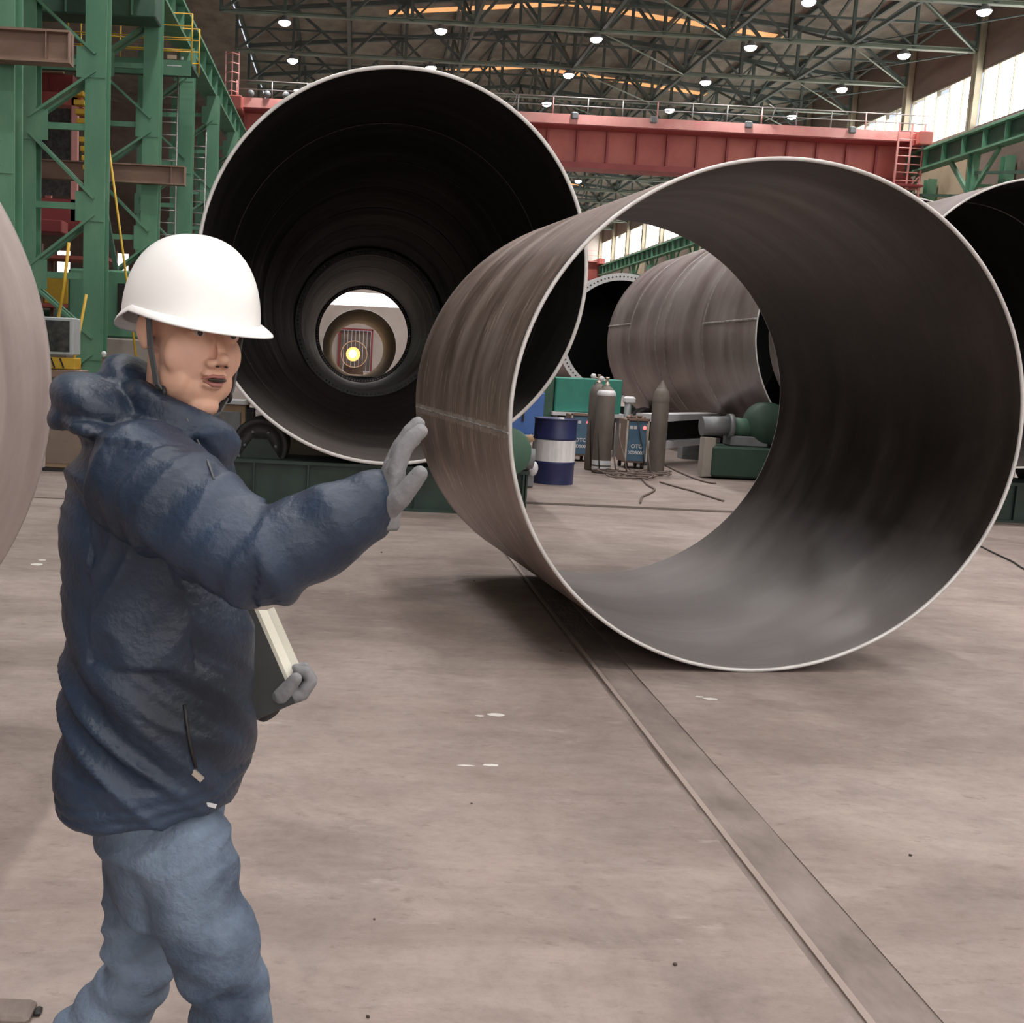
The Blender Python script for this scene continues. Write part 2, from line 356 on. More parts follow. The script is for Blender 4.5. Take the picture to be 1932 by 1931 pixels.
# ------------------------------------------------------------------ setting: floor, rail channel
XL, XR = -34.0, 25.9      # side walls
Y0, Y1 = -26.0, 120.0     # end walls
LX, RX = -5.1, 23.9       # crane column lines
fl = MB()
def grid(x0, x1, y0, y1, z=0): fl.add([(x0,y0,z),(x1,y0,z),(x1,y1,z),(x0,y1,z)], [(0,1,2,3)])
grid(XL, 1.335, Y0, Y1); grid(1.565, XR, Y0, Y1)
for x, s in ((1.335, 1), (1.565, -1)):
    fl.add([(x, Y0, 0), (x, Y1, 0), (x, Y1, -.05), (x, Y0, -.05)], [(0, 1, 2, 3)])
flo = struct(fl.obj('floor', M['floor']))
ch = MB()                                              # packed dirt bed of the channel, uneven
ys = [Y0]+[0.5+i*.25 for i in range(80)]+[30, Y1]
xs = [1.335, 1.343, 1.355, 1.40, 1.45, 1.50, 1.565]
vs = [(x, y, -.004-.007*noise.noise(Vector((x*9, y*1.7, 0)))-(.020*max(0, noise.noise(Vector((y*.8, 3, 0)))+.15) if i in (1, 2) else 0)) for y in ys for i, x in enumerate(xs)]
ch.add(vs, [(j*7+i, j*7+i+1, j*7+8+i, j*7+7+i) for j in range(len(ys)-1) for i in range(6)])
tr = struct(ch.obj('trim_1', M['channel'])); tr['label'] = 'dirt filled channel sunk in the floor'
rl = MB().box(1.362, 1.384, Y0, Y1, -.05, .003); o = struct(rl.obj('trim_2', M['rail'])); o['label'] = 'worn rail head in the floor channel'
g = MB(); g.box(1.9, 16, 12.62, 12.70, -.02, .006); g.box(1.9, 16, 12.74, 12.80, -.02, .003); o = struct(g.obj('trim_3', M['gap'])); o['label'] = 'steel strip set across the floor'
g = MB(); g.box(-9, -1.6, 11.33, 11.37, -.02, .003); o = struct(g.obj('trim_4', M['gap'])); o['label'] = 'thin joint line across the floor at left'

# ------------------------------------------------------------------ walls
WIN_Z0, WIN_Z1 = 12.2, 14.75
w = MB(); w.box(XR, XR+.3, Y0, Y1, 0, WIN_Z0); w.box(XR, XR+.3, Y0, Y1, WIN_Z1, 18.3)
wr = struct(w.obj('wall_right', M['wallbrown']))
for i in range(22):                                    # cladding panels of the lower right wall
    y = 22+i*4.4
    for k, z in enumerate((0.2, 4.3, 8.4)):
        m = M['walltan'] if (i*7+k*3) % 4 == 0 else M['wallbrown']
        p = MB().cbox(XR-.07, XR, y+.05, y+4.33, z+.04, z+4.02, .015).obj('panel', m, wr)
w = MB().box(XL-.3, XL, Y0, Y1, 0, 18); wl = struct(w.obj('wall_left', M['wallbrown']))
# far end wall with window band and gateway
w = MB(); w.box(XL, XR, Y1, Y1+.3, 8.3, 20.5); w.box(XL, XR, Y1, Y1+.3, 4.3, 6.9); w.box(XL, -1.6, Y1, Y1+.3, 0, 4.3); w.box(1.9, XR, Y1, Y1+.3, 0, 4.3)
wb = struct(w.obj('wall_back', M['wallgrey']))
wf = struct(MB().box(XL, XR, Y0-.3, Y0, 0, 5.5).box(XL, XR, Y0-.3, Y0, 12.5, 20.5).box(XL, -20, Y0-.3, Y0, 5.5, 12.5).obj('wall_front', M['wallgrey']))
g = thing('window_30', None, None); g['kind'] = 'structure'  # unseen glowing window band added behind the camera as front fill
for i in range(15):
    x = -20+i*3.06; MB().box(x+.1, x+2.96, Y0-.2, Y0-.14, 5.5, 12.5).obj('pane', M['fillpane'], g); MB().box(x-.1, x+.1, Y0-.25, Y0, 5.5, 12.5).obj('mullion', M['frame'], g)  # added fill panes and their mullions, none of them seen
g = thing('window_1', None, None); g['kind'] = 'structure'
for i in range(24):
    x = -20+i*1.95; MB().box(x+.05, x+1.9, Y1+.08, Y1+.12, 6.9, 8.3).obj('pane', M['pane2'], g)
g = struct(MB().box(-1.7, -1.5, Y1-.2, Y1+.35, 0, 4.4).box(1.8, 2.0, Y1-.2, Y1+.35, 0, 4.4).box(-1.7, 2.0, Y1-.2, Y1+.35, 4.3, 4.5).obj('door_1', M['reddk']))
g['label'] = 'dark framed gateway in the far end wall'
for i in range(8): MB().cbox(-1.5+i*.4125, -1.5+i*.4125+.395, Y1+.02, Y1+.1, .02, 4.28, .01).obj('panel', M['wallbrown'], g)
# left bay: low window band in a cross wall
w = MB(); w.box(XL, -6.9, 74, 74.3, 0, 6.0); w.box(XL, -6.9, 74, 74.3, 7.5, 17); struct(w.obj('wall_left_bay', M['wallbrown']))
g = thing('window_2', None, None); g['kind'] = 'structure'
for i in range(14):
    x = -33.6+i*1.9; MB().box(x+.7, x+1.5, 74.1, 74.16, 6.0, 7.5).obj('pane', M['pane2'], g)
for i in range(15):
    x = -33.9+i*1.9; MB().box(x, x+1.0, 74.0, 74.3, 6.0, 7.5).obj('window_frame', M['wallbrown'], g)

# right clerestory: one window per bay, panes and mullions built
BAY = 5.98; ROW1 = 48.32
cols_y = [ROW1+BAY*k for k in range(-12, 13)]
wn = 3; 
for k, y in enumerate(cols_y[:-1]):
    g = thing('window_%d' % wn, None, None); g['kind'] = 'structure'; wn += 1
    near = y > 30
    n = 5; wid = (BAY-.5)/n
    for i in range(n if near else 1):
        a = y+.25+i*wid; b = a+(wid if near else BAY-.5)
        zt = WIN_Z1-(.35*random.random() if random.random() < .3 else 0)
        MB().box(XR+.10, XR+.14, a+.02, b-.02, WIN_Z0+.06+(.25*random.random() if random.random() < .3 else 0), zt-.06).obj('pane', M['pane'], g)
    if near:
        for i in range(n+1):
            a = y+.25+i*wid; MB().box(XR+.02, XR+.2, a-.02, a+.02, WIN_Z0, WIN_Z1).obj('mullion', M['frame'], g)
    MB().box(XR+.0, XR+.2, y+.2, y+BAY-.2, WIN_Z0-.02, WIN_Z0+.07).box(XR, XR+.2, y+.2, y+BAY-.2, WIN_Z1-.07, WIN_Z1+.02).obj('window_frame', M['frame'], g)
# small dark brackets in front of the glass
# upper wall columns
cm = MB().box(-.13, .13, -.2, .2, 11.4, 17.4).box(-.18, .18, -.04, .04, 11.4, 17.4).mesh('wall_column', M['frame'])
ORD = ['nearest', 'second nearest', 'third nearest', 'fourth nearest', 'fifth nearest', 'sixth nearest', 'seventh nearest', 'eighth nearest', 'ninth nearest', 'tenth nearest', 'eleventh nearest', 'twelfth nearest', 'thirteenth nearest', 'fourteenth nearest', 'fifteenth nearest', 'sixteenth nearest']
for k, y in enumerate(cols_y):
    o = link_mesh('window_column', cm, None, (XR-.16, y, 0))
    i = k-10
    lab = 'dull yellow green column between the bright clerestory windows, %s of those in view' % ORD[i] if 0 <= i < 14 else 'dull yellow green clerestory column out of the picture near the viewpoint'
    tag(o, lab, 'column', 'columns along the clerestory windows')

# ------------------------------------------------------------------ roof
RC = (LX-1.2+XR)/2; RIDGE, EAVE = 19.2, 17.6
def roof_z(x): return RIDGE-(RIDGE-EAVE)*abs(x-RC)/(XR-RC)
def slab(mb, x0, x1, y0, y1, t=.12, dz=0):
    z0, z1 = roof_z(x0)+dz, roof_z(x1)+dz
    mb.add([(x0,y0,z0),(x1,y0,z1),(x1,y1,z1),(x0,y1,z0),(x0,y0,z0+t),(x1,y0,z1+t),(x1,y1,z1+t),(x0,y1,z0+t)],
           [(0,3,2,1),(4,5,6,7),(0,1,5,4),(1,2,6,5),(2,3,7,6),(3,0,4,7)])
rf = MB()
strips = [(57-.4+i*12, 57+.4+i*12) for i in range(-6, 6)]
yy = Y0
for a, b in strips+[(Y1, Y1)]:
    slab(rf, LX-1.2, RC, yy, a); slab(rf, RC, XR, yy, a); yy = b
for a, b in strips:
    slab(rf, LX-1.2, 1, a, b); slab(rf, 20.5, XR, a, b)
ceil = struct(rf.obj('ceiling', M['roof']))
for a, b in strips:
    for x0, x1 in ((1, RC-4), (RC-4, RC), (RC, RC+4), (RC+4, 20.5)):
        s = MB(); slab(s, x0, x1, a, b, .03, .02); s.obj('skylight_strip', M['strip'], ceil)
s = MB(); s.box(XL-.3, LX-1.2, Y0, Y1, 17.3, 17.45); s.obj('side_bay_roof', M['roof'], ceil)
pm = {}
for i in range(13):                                    # purlins
    x = LX-1+i*(XR-LX+1)/12.2; z = roof_z(x)-.13
    MB().box(x-.05, x+.05, Y0, Y1, z-.09, z+.09).obj('purlin', M['truss'], ceil)

# roof trusses
NP = 12; TX0, TX1 = LX-1.0, XR-.3; ZB = 15.50
def tx(i): return TX0+(TX1-TX0)*i/NP
def make_truss():
    t = thing('roof_truss', 'x', 'truss')
    MB().ibeam((TX0, 0, ZB), (TX1, 0, ZB), .24, .16, .03).obj('bottom_chord', M['trusslt'], t)
    MB().bar((TX0, 0, roof_z(TX0)-.35), (RC, 0, roof_z(RC)-.35), .2, .2).obj('top_chord', M['truss'], t)
    MB().bar((RC, 0, roof_z(RC)-.35), (TX1, 0, roof_z(TX1)-.35), .2, .2).obj('top_chord', M['truss'], t)
    MB().bar((TX0, 0, (ZB+roof_z(TX0)-.35)/2+.15), (TX1, 0, (ZB+roof_z(TX1)-.35)/2+.15), .08, .09).obj('middle_chord', M['truss'], t)
    for i in range(NP+1):
        x = tx(i); MB().bar((x, 0, ZB), (x, 0, roof_z(x)-.35), .13, .2 if i % 3 == 0 else .12, (0, 1, 0)).obj('post', M['truss'], t)
    for i in range(NP):
        up = (i % 2 == 0)
        a, b = tx(i), tx(i+1)
        za, zb = (ZB, roof_z(b)-.35) if up else (roof_z(a)-.35, ZB)
        MB().bar((a, 0, za), (b, 0, zb), .12, .15, (0, 1, 0)).obj('brace', M['truss'], t)
        m = (a+b)/2
        MB().bar((m, 0, (za+zb)/2), (b if up else a, 0, ZB), .07, .08, (0, 1, 0)).obj('sub_brace', M['truss'], t)
        if i % 2: MB().box(b-.3, b+.3, -.05, .05, ZB-.1, ZB+.38).obj('gusset', M['trusslt'], t)
    return t
t0 = make_truss()
rows = [ROW1+BAY*k for k in range(-6, 12)]
for k, y in enumerate(rows):
    t = t0 if k == 0 else copy_tree(t0); t.location.y = y
    i = k-5
    t['label'] = ('grey green steel roof truss under the brown roof, %s of those in view' % ORD[i]) if i >= 0 else 'grey green steel roof truss above the picture, overhead'
    t['group'] = 'roof trusses across the hall'
# longitudinal bracing: sway frames between trusses, and the thin tie rods
def bay_braces(name, x, label, ys):
    t = thing(name, label, 'bracing', (x, 0, 0), group='bracing lines between the trusses')
    m1 = MB().bar((0, 0, ZB), (0, BAY, roof_z(x)-.45), .09, .09).mesh('brace', M['truss']); m2 = MB().bar((0, 0, roof_z(x)-.45), (0, BAY, ZB), .09, .09).mesh('brace', M['truss'])
    for y in ys: link_mesh('brace', m1, t, (0, y, 0)); link_mesh('brace', m2, t, (0, y, 0))
    MB().box(-.07, .07, ys[0], ys[-1]+BAY, ZB-.05, ZB+.07).obj('tie_beam', M['trusslt' if name == 'edge_bracing' else 'truss'], t)
br = rows[4:-1]
for i, nm in ((2, 'second'), (4, 'fourth'), (6, 'middle'), (8, 'eighth'), (10, 'tenth')):
    bay_braces('sway_bracing', tx(i), 'crossed dark bracing running along the roof at the %s truss joint from the left' % nm, br)
t = thing('tie_rod_bracing', 'thin pale diagonal rods between truss bottom chords by the right columns', 'bracing')
for y in rows[3:-1]:
    MB().tube([(tx(NP)-5.3, y, ZB-.05), (tx(NP), y+BAY, ZB-.05)], .035, 6).obj('rod', M['trusslt'], t)
    MB().tube([(tx(NP)-5.3, y+BAY, ZB-.02), (tx(NP), y, ZB-.02)], .03, 6).obj('rod', M['truss'], t)
t = thing('tie_rod_bracing', 'thin pale diagonal rods between truss bottom chords over the hall middle', 'bracing')
for y in rows[3:-1]:
    MB().tube([(tx(6), y, ZB-.05), (tx(8), y+BAY, ZB-.05)], .035, 6).obj('rod', M['trusslt'], t)

# lamps
def make_lamp():
    t = thing('high_bay_lamp', 'x', 'lamp')
    MB().lathe([(.03, .26), (.10, .25), (.12, .20), (.14, .17), (.25, .06), (.27, .01), (.25, .01), (.13, .14), (.02, .16)], 20).obj('reflector', M['lampbody'], t)
    MB().ell((0, 0, .0), (.25, .25, .15), 14).obj('lens', M['lampglass'], t)
    MB().tube([(0, 0, .24), (0, 0, .34)], .02, 6).obj('hanger', M['lampbody'], t)
    ld = bpy.data.lights.new('bulb', 'AREA'); ld.shape = 'DISK'; ld.size = .5; ld.spread = R_(130); ld.energy = LAMP_W; ld.color = (1.0, .96, .93)
    l = bpy.data.objects.new('bulb', ld); COL.objects.link(l); l.parent = t; l.location.z = -.17
    return t
l0 = make_lamp(); S = 6.506; first = True
LZ = 15.17
CN = ['leftmost', 'second from left', 'middle', 'second from right', 'rightmost']
lamp_rows = [ROW1+BAY*k for k in range(-12, 12)]
RN = {-1: 'row cut off by the top edge', 0: 'highest full row', 1: 'second full row', 2: 'third full row', 3: 'fourth full row', 4: 'fifth full row'}
for y in lamp_rows:
    for c in range(5):
        k = round((y-ROW1)/BAY)
        l = l0 if first else copy_tree(l0); first = False
        l.location = (-3.46+c*S, y, LZ)
        l['group'] = 'high bay lamps under the roof trusses'
        if k in RN: l['label'] = 'glowing high bay lamp, %s, %s' % (RN[k], CN[c])
        elif k > 4: l['label'] = 'tiny white high bay lamp in the distance beyond the red crane girder'
        else: l['label'] = 'high bay lamp overhead above the top of the picture'

# ------------------------------------------------------------------ crane runway: girders, lattice columns
def girder(name, x, label, y0, y1, side):
    t = thing(name, label, 'girder', (x, 0, -.58 if side > 0 else 0))
    if side > 0: MB().box(-.36, -.12, y0, y1, 11.50, 12.06).obj('rail_beam', M['greendk'], t)
    MB().box(-.03, .03, y0, y1, 10.70, 11.44).obj('web', M['greendk'], t)
    MB().box(-.26, .26, y0, y1, 11.42, 11.50).obj('top_flange', M['green'], t)
    MB().box(-.26, .26, y0, y1, 10.62, 10.70).obj('bottom_flange', M['green'], t)
    q = (-.24, .56) if side > 0 else (0, 0)
    MB().box(q[0]-.05, q[0]+.05, y0, y1, 11.50+q[1], 11.62+q[1]).obj('crane_rail', M['railgrey'], t)
    n = int((y1-y0)/1.5); me = MB().box(.03*side, .22*side, -.012, .012, 10.70, 11.42).mesh('stiffener', M['green'])
    for i in range(n): link_mesh('stiffener', me, t, (0, y0+.75+i*1.5, 0))
girder('crane_runway_girder', -5.26, 'dark green crane runway girder slanting down behind the left green columns', Y0+.2, Y1-.2, 1)
girder('crane_runway_girder', RX+.25, 'dark green crane runway girder below the bright clerestory windows', Y0+.2, Y1-.2, -1)

NODES = [.25, 1.55, 2.88, 4.2, 5.67, 6.85, 8.2, 9.4]                # heights of the lacing nodes
def lattice(name, x0, x1, label, y, group, mcol):
    t = thing(name, label, 'column', ((x0+x1)/2, y, 0), group=group)
    hx = (x1-x0)/2; TOP = 10.04 if x0 < 0 else 10.62
    for s, wd_ in ((1, .40), (-1, .26)):
        l = MB().box(s*hx-wd_/2, s*hx+wd_/2, -.20, -.17, 0, TOP).box(s*hx-wd_/2, s*hx+wd_/2, .17, .20, 0, TOP).box(s*hx-.02, s*hx+.02, -.17, .17, 0, TOP)
        l.obj('leg', mcol, t)
        MB().cbox(s*hx-.3, s*hx+.3, -.32, .32, 0, .06, .01).obj('base_plate', mcol, t)
    for i, z in enumerate(NODES):
        s = 1 if i % 2 else -1            # even nodes sit on the left leg
        MB().bar((-hx, -.14, z), (hx, -.14, z), .07, .12).obj('strut', mcol, t)
        if i < len(NODES)-1:
            for yy_ in (-.17, .17):
                MB().bar((s*hx, yy_, z+.15), (-s*hx, yy_, NODES[i+1]-.15), .05, .16, (0, 1, 0)).obj('brace', mcol, t)
        MB().box(s*hx-.18+(.0 if s < 0 else -.18), s*hx+.18+(.18 if s < 0 else 0), -.215, -.20, z-.28, z+.28).obj('gusset', mcol, t)
    return t
ly = [4.6, 10.5, 16.4, 22.1, 27.8, 33.2, 39.0, 45.0, 51.0, 57.0, 63.0]
for i, y in enumerate(ly):
    lab = 'green steel lattice column of the left row, %s' % (['out of view beside the viewpoint', 'out of view left of the frame', 'cut by the left edge of the photo', 'just left of the white hard hat', 'second behind the hard hat, beside the vertical ladder', 'third behind the hard hat, right of the ladder', 'fourth, close to the black tube rim', 'fifth, mostly behind the tube rim', 'sixth, hidden behind the big tube', 'seventh, hidden behind the big tube', 'eighth, hidden behind the big tube'][i])
    lattice('lattice_column', -6.35, LX, lab, y, 'green lattice columns on the left', M['green'])
for i, y in enumerate([ROW1-9.5+5.95*k for k in range(-4, 11)]):
    lab = 'green lattice column under the right runway girder, %s' % (ORD[i-4]+' of those in view' if i >= 4 else 'beyond the right edge of the photo, number %s back' % ['four', 'three', 'two', 'one'][i])
    t = lattice('lattice_column', RX+.25, RX+1.6, lab, y, 'green lattice columns on the right', M['green'])
t = thing('knee_bracing', 'green slanting knee braces under the right runway girder', 'bracing', (RX+.25, 0, 0))
for k in range(-2, 11):
    y = ROW1-9.5+5.95*k
    MB().bar((0, y, 9.0), (0, y+1.7, 10.55), .12, .16).obj('brace', M['green'], t); MB().bar((0, y+5.95, 9.0), (0, y+5.95-1.7, 10.55), .12, .16).obj('brace', M['green'], t)
    MB().bar((0, y, 9.0), (0, y+5.95, 9.9), .08, .12).obj('tie', M['greendk'], t)

# brown bracket beams poking out of the left columns
for y, lab in ((16.0, 'rusty brown I beam at the top left, ending beside the green column'), (27.5, 'rusty brown I beam running behind the green column left of the hard hat')):
    xe = W(135 if y < 20 else 355, 100, y).x
    z = 5.595 if y < 20 else 5.68
    t = thing('bracket_beam', lab, 'beam', (0, y, z), group=None)
    h = .43 if y < 20 else .44
    MB().box(-9.5, xe, -.13, .13, h/2-.03, h/2).obj('top_flange', M['rust'], t); MB().box(-9.5, xe, -.13, .13, -h/2, -h/2+.03).obj('bottom_flange', M['rust'], t)
    MB().box(-9.5, xe, -.012, .012, -h/2+.03, h/2-.03).obj('web', M['rust'], t)
    MB().box(xe-.02, xe, -.12, .12, -h/2+.03, h/2-.03).obj('end_plate', M['rust'], t)
    MB().box(xe-.33, xe-.315, -.12, -.012, -h/2+.03, h/2-.03).obj('stiffener', M['rust'], t)

# inspection platform with yellow rails, and caged ladder below
def railing(t, x0, x1, y, z, h=1.1, n=4, m=M['yellow'], rails=4):
    for i in range(n+1):
        x = x0+(x1-x0)*i/n; MB().tube([(x, y, z), (x, y, z+h)], .022, 6).obj('post', m, t)
    for k in range(rails): MB().tube([(x0, y, z+h*(k+1)/rails), (x1, y, z+h*(k+1)/rails)], .017, 6).obj('rail', m, t)
pe = W(368, 140, 31).x
t = thing('inspection_platform', 'green platform with yellow railings high between the left columns', 'platform', (0, 31, 8.92))
MB().box(-11, pe, -.7, .7, 0, .08).obj('deck', M['greendk'], t)
MB().box(-11, pe, -.73, -.70, -.28, .10).obj('fascia', M['green'], t)
railing(t, -11, pe, -.68, .08, 1.2, 6); railing(t, -11, pe, .68, .08, 1.2, 6)
MB().box(pe-.62, pe-.38, -.745, -.735, .12, .22).obj('sign_plate', M['walltan'], t)
MB().box(pe-.26, pe-.20, -.745, -.735, .12, .19).obj('sign_plate', M['plate'], t)
MB().box(pe-.62, pe-.25, -.745, -.735, -.06, -.03).obj('sign_plate', M['plate'], t)
t = thing('upper_box_beam', 'dark green deep cross beam above the yellow railed platform', 'beam', (0, 27, 9.02))
MB().cbox(-16, W(300, 20, 27).x, -.4, .4, 0, 1.7, .03).obj('body', M['greendk'], t)
for i in range(7): MB().box(-5.4-i*1.5, -5.36-i*1.5, -.47, -.4, .02, 1.68).obj('stiffener', M['green'], t)
def ladder(label, xl, xr, y, z0, z1, m, step=.3, name='ladder', r=.022, lean=0., cage=False):
    t = thing(name, label, 'ladder', ((xl+xr)/2, y, z0)); hw = (xr-xl)/2; H_ = z1-z0
    for s in (-1, 1): MB().tube([(s*hw, 0, 0), (s*hw+lean, 0, H_)], r, 6).obj('stile', m, t)
    n = int(H_/step)
    for i in range(1, n): MB().tube([(-hw+lean*i/n, 0, i*step), (hw+lean*i/n, 0, i*step)], r*.8, 6).obj('rung', m, t)
    if cage:
        for i in range(2, n, 3):
            z = i*step; MB().tube([(-hw, 0, z), (-hw-.1, -.4, z), (0, -.7, z), (hw+.1, -.4, z), (hw, 0, z)], .012, 5).obj('cage_hoop', m, t)
    return t
ladder('grey vertical ladder between the green columns under the yellow railed platform', W(302, 200, 31).x, W(335, 200, 31).x, 31, 0, 8.9, M['railgrey'], .33)
ladder('grey vertical ladder beside the black tube rim', W(362, 300, 37).x, W(388, 300, 37).x, 37, 0, 8.5, M['railgrey'], .35)

# side bay things seen between the left columns
t = thing('yellow_lit_step_ladder', 'narrow stair with treads painted yellow as if lit behind the left green column', 'stairs')
for i in range(12):
    p = W(150+i*1.1*2.2, 178+i*17.5, 26); 
    if i == 4: continue
    MB().cbox(p.x-.14, p.x+.10, 25.9, 26.15, p.z-.05, p.z+.06, .01).obj('tread', M['yellow'], t)  # yellow light on the treads put into their paint colour
a, b = W(158, 160, 26.2), W(270, 800, 26.2); MB().bar(a, b, .1, .12).obj('stringer', M['greendk'], t)
for p0, p1, Y, lab in (((203, 262), (271, 792), 25, 'upper yellow pole leaning right of the green column'), ((130, 458), (107, 620), 17.7, 'yellow pole leaning on top of the grey control cabinet'), ((163, 556), (111, 812), 20, 'short yellow pole between cabinet and green column')):
    a, b = W(*p0, Y), W(*p1, Y); 
    tag(MB().tube([a, a.lerp(b, .5)+Vector((.02, 0, 0)), b], .026, 8).obj('yellow_pole', M['yellow']), lab, 'pole')
# red crane cabin in the side bay
t = thing('crane_cabin', 'red framed operator cabin behind the left green columns', 'cabin', (-12.4, 38, 0))
zc = 8.1
for x in (-.1, 1.5, 2.9): 
    for y in (0, 2): MB().box(x-.10, x+.10, y-.1, y+.1, 5.6, 9.6).obj('post', M['pink'], t)
MB().box(-.3, 3.1, -.1, 2.1, 9.3, 9.7).obj('roof', M['redpaint'], t); MB().box(-.3, 3.1, -.1, 2.1, 5.3, 6.3).obj('base', M['reddk'], t)
for x in (.05, 1.65): MB().box(x, x+1.1, -.05, -.02, 6.4, 9.2).obj('window_pane', M['glassdk'], t)
t = thing('side_bay_crane', 'dark red travelling crane beam in the side bay behind the left columns', 'crane', (0, 42, 0))
MB().box(-33.9, -10.6, 0, .6, 10.3, 11.2).obj('girder', M['reddk'], t); MB().box(-33.9, -10.4, -.1, .7, 10.15, 10.3).obj('flange', M['redpaint'], t); MB().box(-33.9, -10.9, -.3, 0, 11.2, 11.9).obj('walkway_panel', M['walltan'], t)
for i in range(13): MB().box(-33+i*1.8, -32.96+i*1.8, -.1, 0, 10.3, 11.2).obj('stiffener', M['reddk'], t)
t = thing('press_frame', 'dark machine frame with grey ducts in the side bay behind the left columns', 'machine', (-13, 36, 0))
MB().cbox(-2.5, 3.4, 0, 2.4, 0, 2.6, .05).obj('base', M['greendk'], t)
for x, r in ((-.8, .32), (.3, .3), (1.5, .25)): MB().tube([(x, .3, 2.6), (x, .3, 5.6), (x+.5, .6, 6.2)], r, 12).obj('duct', M['mach'], t)
MB().cbox(-2.5, 3.4, .8, 1.6, 5.1, 5.5, .03).obj('cross_beam', M['reddk'], t)
t = thing('storage_rack', 'brown and red storage rack on the ground of the side bay', 'rack', (-9.2, 33, 0))
for x in (-1.9, 0, 1.9):
    for y in (0, 1.2): MB().box(x-.05, x+.05, y-.05, y+.05, 0, 4.4).obj('upright', M['rust'], t)
for z in (1.2, 2.6, 4.0): MB().box(-1.95, 1.95, -.05, 1.25, z, z+.1).obj('shelf', M['redpaint'], t)
k = 0
for z in (1.3, 2.7):
    for x in (-1.5, -.6, .4, 1.3):
        k += 1; tag(MB().cbox(-9.2+x-.35, -9.2+x+.35, 33.1, 33.9, z, z+.5+.1*(k % 4), .03).obj('crate', [M['ochre'], M['mach'], M['wallbrown'], M['yellow']][k % 4]), ['', 'ochre', 'grey', 'brown', 'yellow', 'ochre', 'grey', 'brown', 'yellow'][k].replace('ochre', ['ochre', 'ochre'][0])+' crate on the %s shelf of the storage rack, spot %s' % ('lower' if z < 2 else 'upper', ['one', 'two', 'three', 'four'][(k-1) % 4]), 'crate', 'crates on the side bay rack')
# low wall between the left columns behind the man
o = struct(MB().box(-34, -6.9, 60, 60.2, 0, 3.4).obj('wall_side_bay', M['concrete2']))
o = tag(MB().cbox(-10.5, -3.9, 30, 30.35, 0, 2.0, .03).obj('low_wall', M['concrete2']), 'low grey wall behind the green columns at head height', 'wall')
t = thing('green_pump_unit', 'pale green machine box behind the hard hat rim', 'machine', (-6.4, 26, 0))
MB().cbox(-.3, 2.0, 0, 1.4, 0, 1.75, .04).obj('body', M['concrete2'], t); MB().cbox(-.25, 1.95, .05, 1.35, 1.75, 3.3, .05).obj('hood', M['green'], t)
for x in (0.3, .9, 1.5): MB().box(x, x+.16, .02, .05, 2.2, 3.0).obj('slot', M['black'], t)

# control cabinet
c0 = W(98, 690, 17.5); c1 = W(139, 616, 17.5)
t = thing('control_cabinet', 'pale grey control cabinet with a dark window, left of the green column', 'cabinet', (c0.x, 17.5, 0))
ww = c1.x-c0.x+.22
MB().cbox(-.25, ww-.22, 0, .45, 1.40, 1.98, .015).obj('body', M['cabgrey'], t)
MB().cbox(-.20, ww-.28, -.02, .0, 1.45, 1.93, .004).obj('window', M['glassdk'], t)
MB().cbox(-.25, ww-.2, .02, .42, 1.18, 1.36, .01).obj('base', M['yellow'], t)
for i in range(3): MB().bar((-.1+i*.14, .012, 1.20), (-.16+i*.14, .012, 1.35), .02, .035, (0, 1, 0)).obj('black_stripe', M['black'], t)
MB().cbox(-.3, ww-.1, -.05, .5, 1.05, 1.17, .01).obj('shelf', M['rust'], t)
for x in (-.25, ww-.2): MB().box(x, x+.06, 0, .06, 0, 1.05).box(x, x+.06, .4, .46, 0, 1.05).obj('leg', M['rust'], t)
# clutter right of column and floor cabinet
p = FL(103, 890); t = thing('floor_cabinet', 'small dark ochre cabinet on the floor behind the man, by the pale ring', 'cabinet', (p.x, p.y, 0))
MB().cbox(-.12, .55, 0, .5, .04, .62, .015).obj('body', M['ochre'], t); MB().cbox(-.10, .5, -.015, 0, .1, .56, .004).obj('door', M['wallbrown'], t); MB().box(-.15, .58, -.02, .52, 0, .04).obj('plinth', M['black'], t)
p = W(198, 688, 20); t = thing('valve_stand', 'rusty post with a white knob right of the green column', 'stand', (p.x, 20, 0))
MB().box(-.06, .10, 0, .12, 0, 1.36).obj('post', M['rust'], t); MB().ell((-.02, 0, 1.42), (.05, .05, .06), 12).obj('knob', M['white'], t); MB().ell((.06, -.05, 1.05), (.07, .04, .07), 10).obj('wheel', M['ochre'], t)

# ------------------------------------------------------------------ big tubes
def shell(R, L, th, n=160, ov=0., segs=1, ov2=None):
    """tube along local Y, origin at near rim centre: outer and inner skin + end annuli"""
    mb = MB(); ov2 = ov if ov2 is None else ov2
    def ringv(r, y, o): return [(r*(1+o)*math.cos(2*math.pi*j/n), y, r*(1-o)*math.sin(2*math.pi*j/n)) for j in range(n)]
    ysn = [L*i/segs for i in range(segs+1)]
    vs = []
    for y in ysn: vs += ringv(R, y, ov+(ov2-ov)*y/L)
    k = len(vs)
    for y in ysn: vs += ringv(R-th, y, ov+(ov2-ov)*y/L)
    fo = []; fi = []
    for i in range(segs):
        for j in range(n):
            j2 = (j+1) % n
            fo.append((i*n+j, i*n+j2, (i+1)*n+j2, (i+1)*n+j)); fi.append((k+i*n+j, k+(i+1)*n+j, k+(i+1)*n+j2, k+i*n+j2))
    return mb, vs, fo, fi
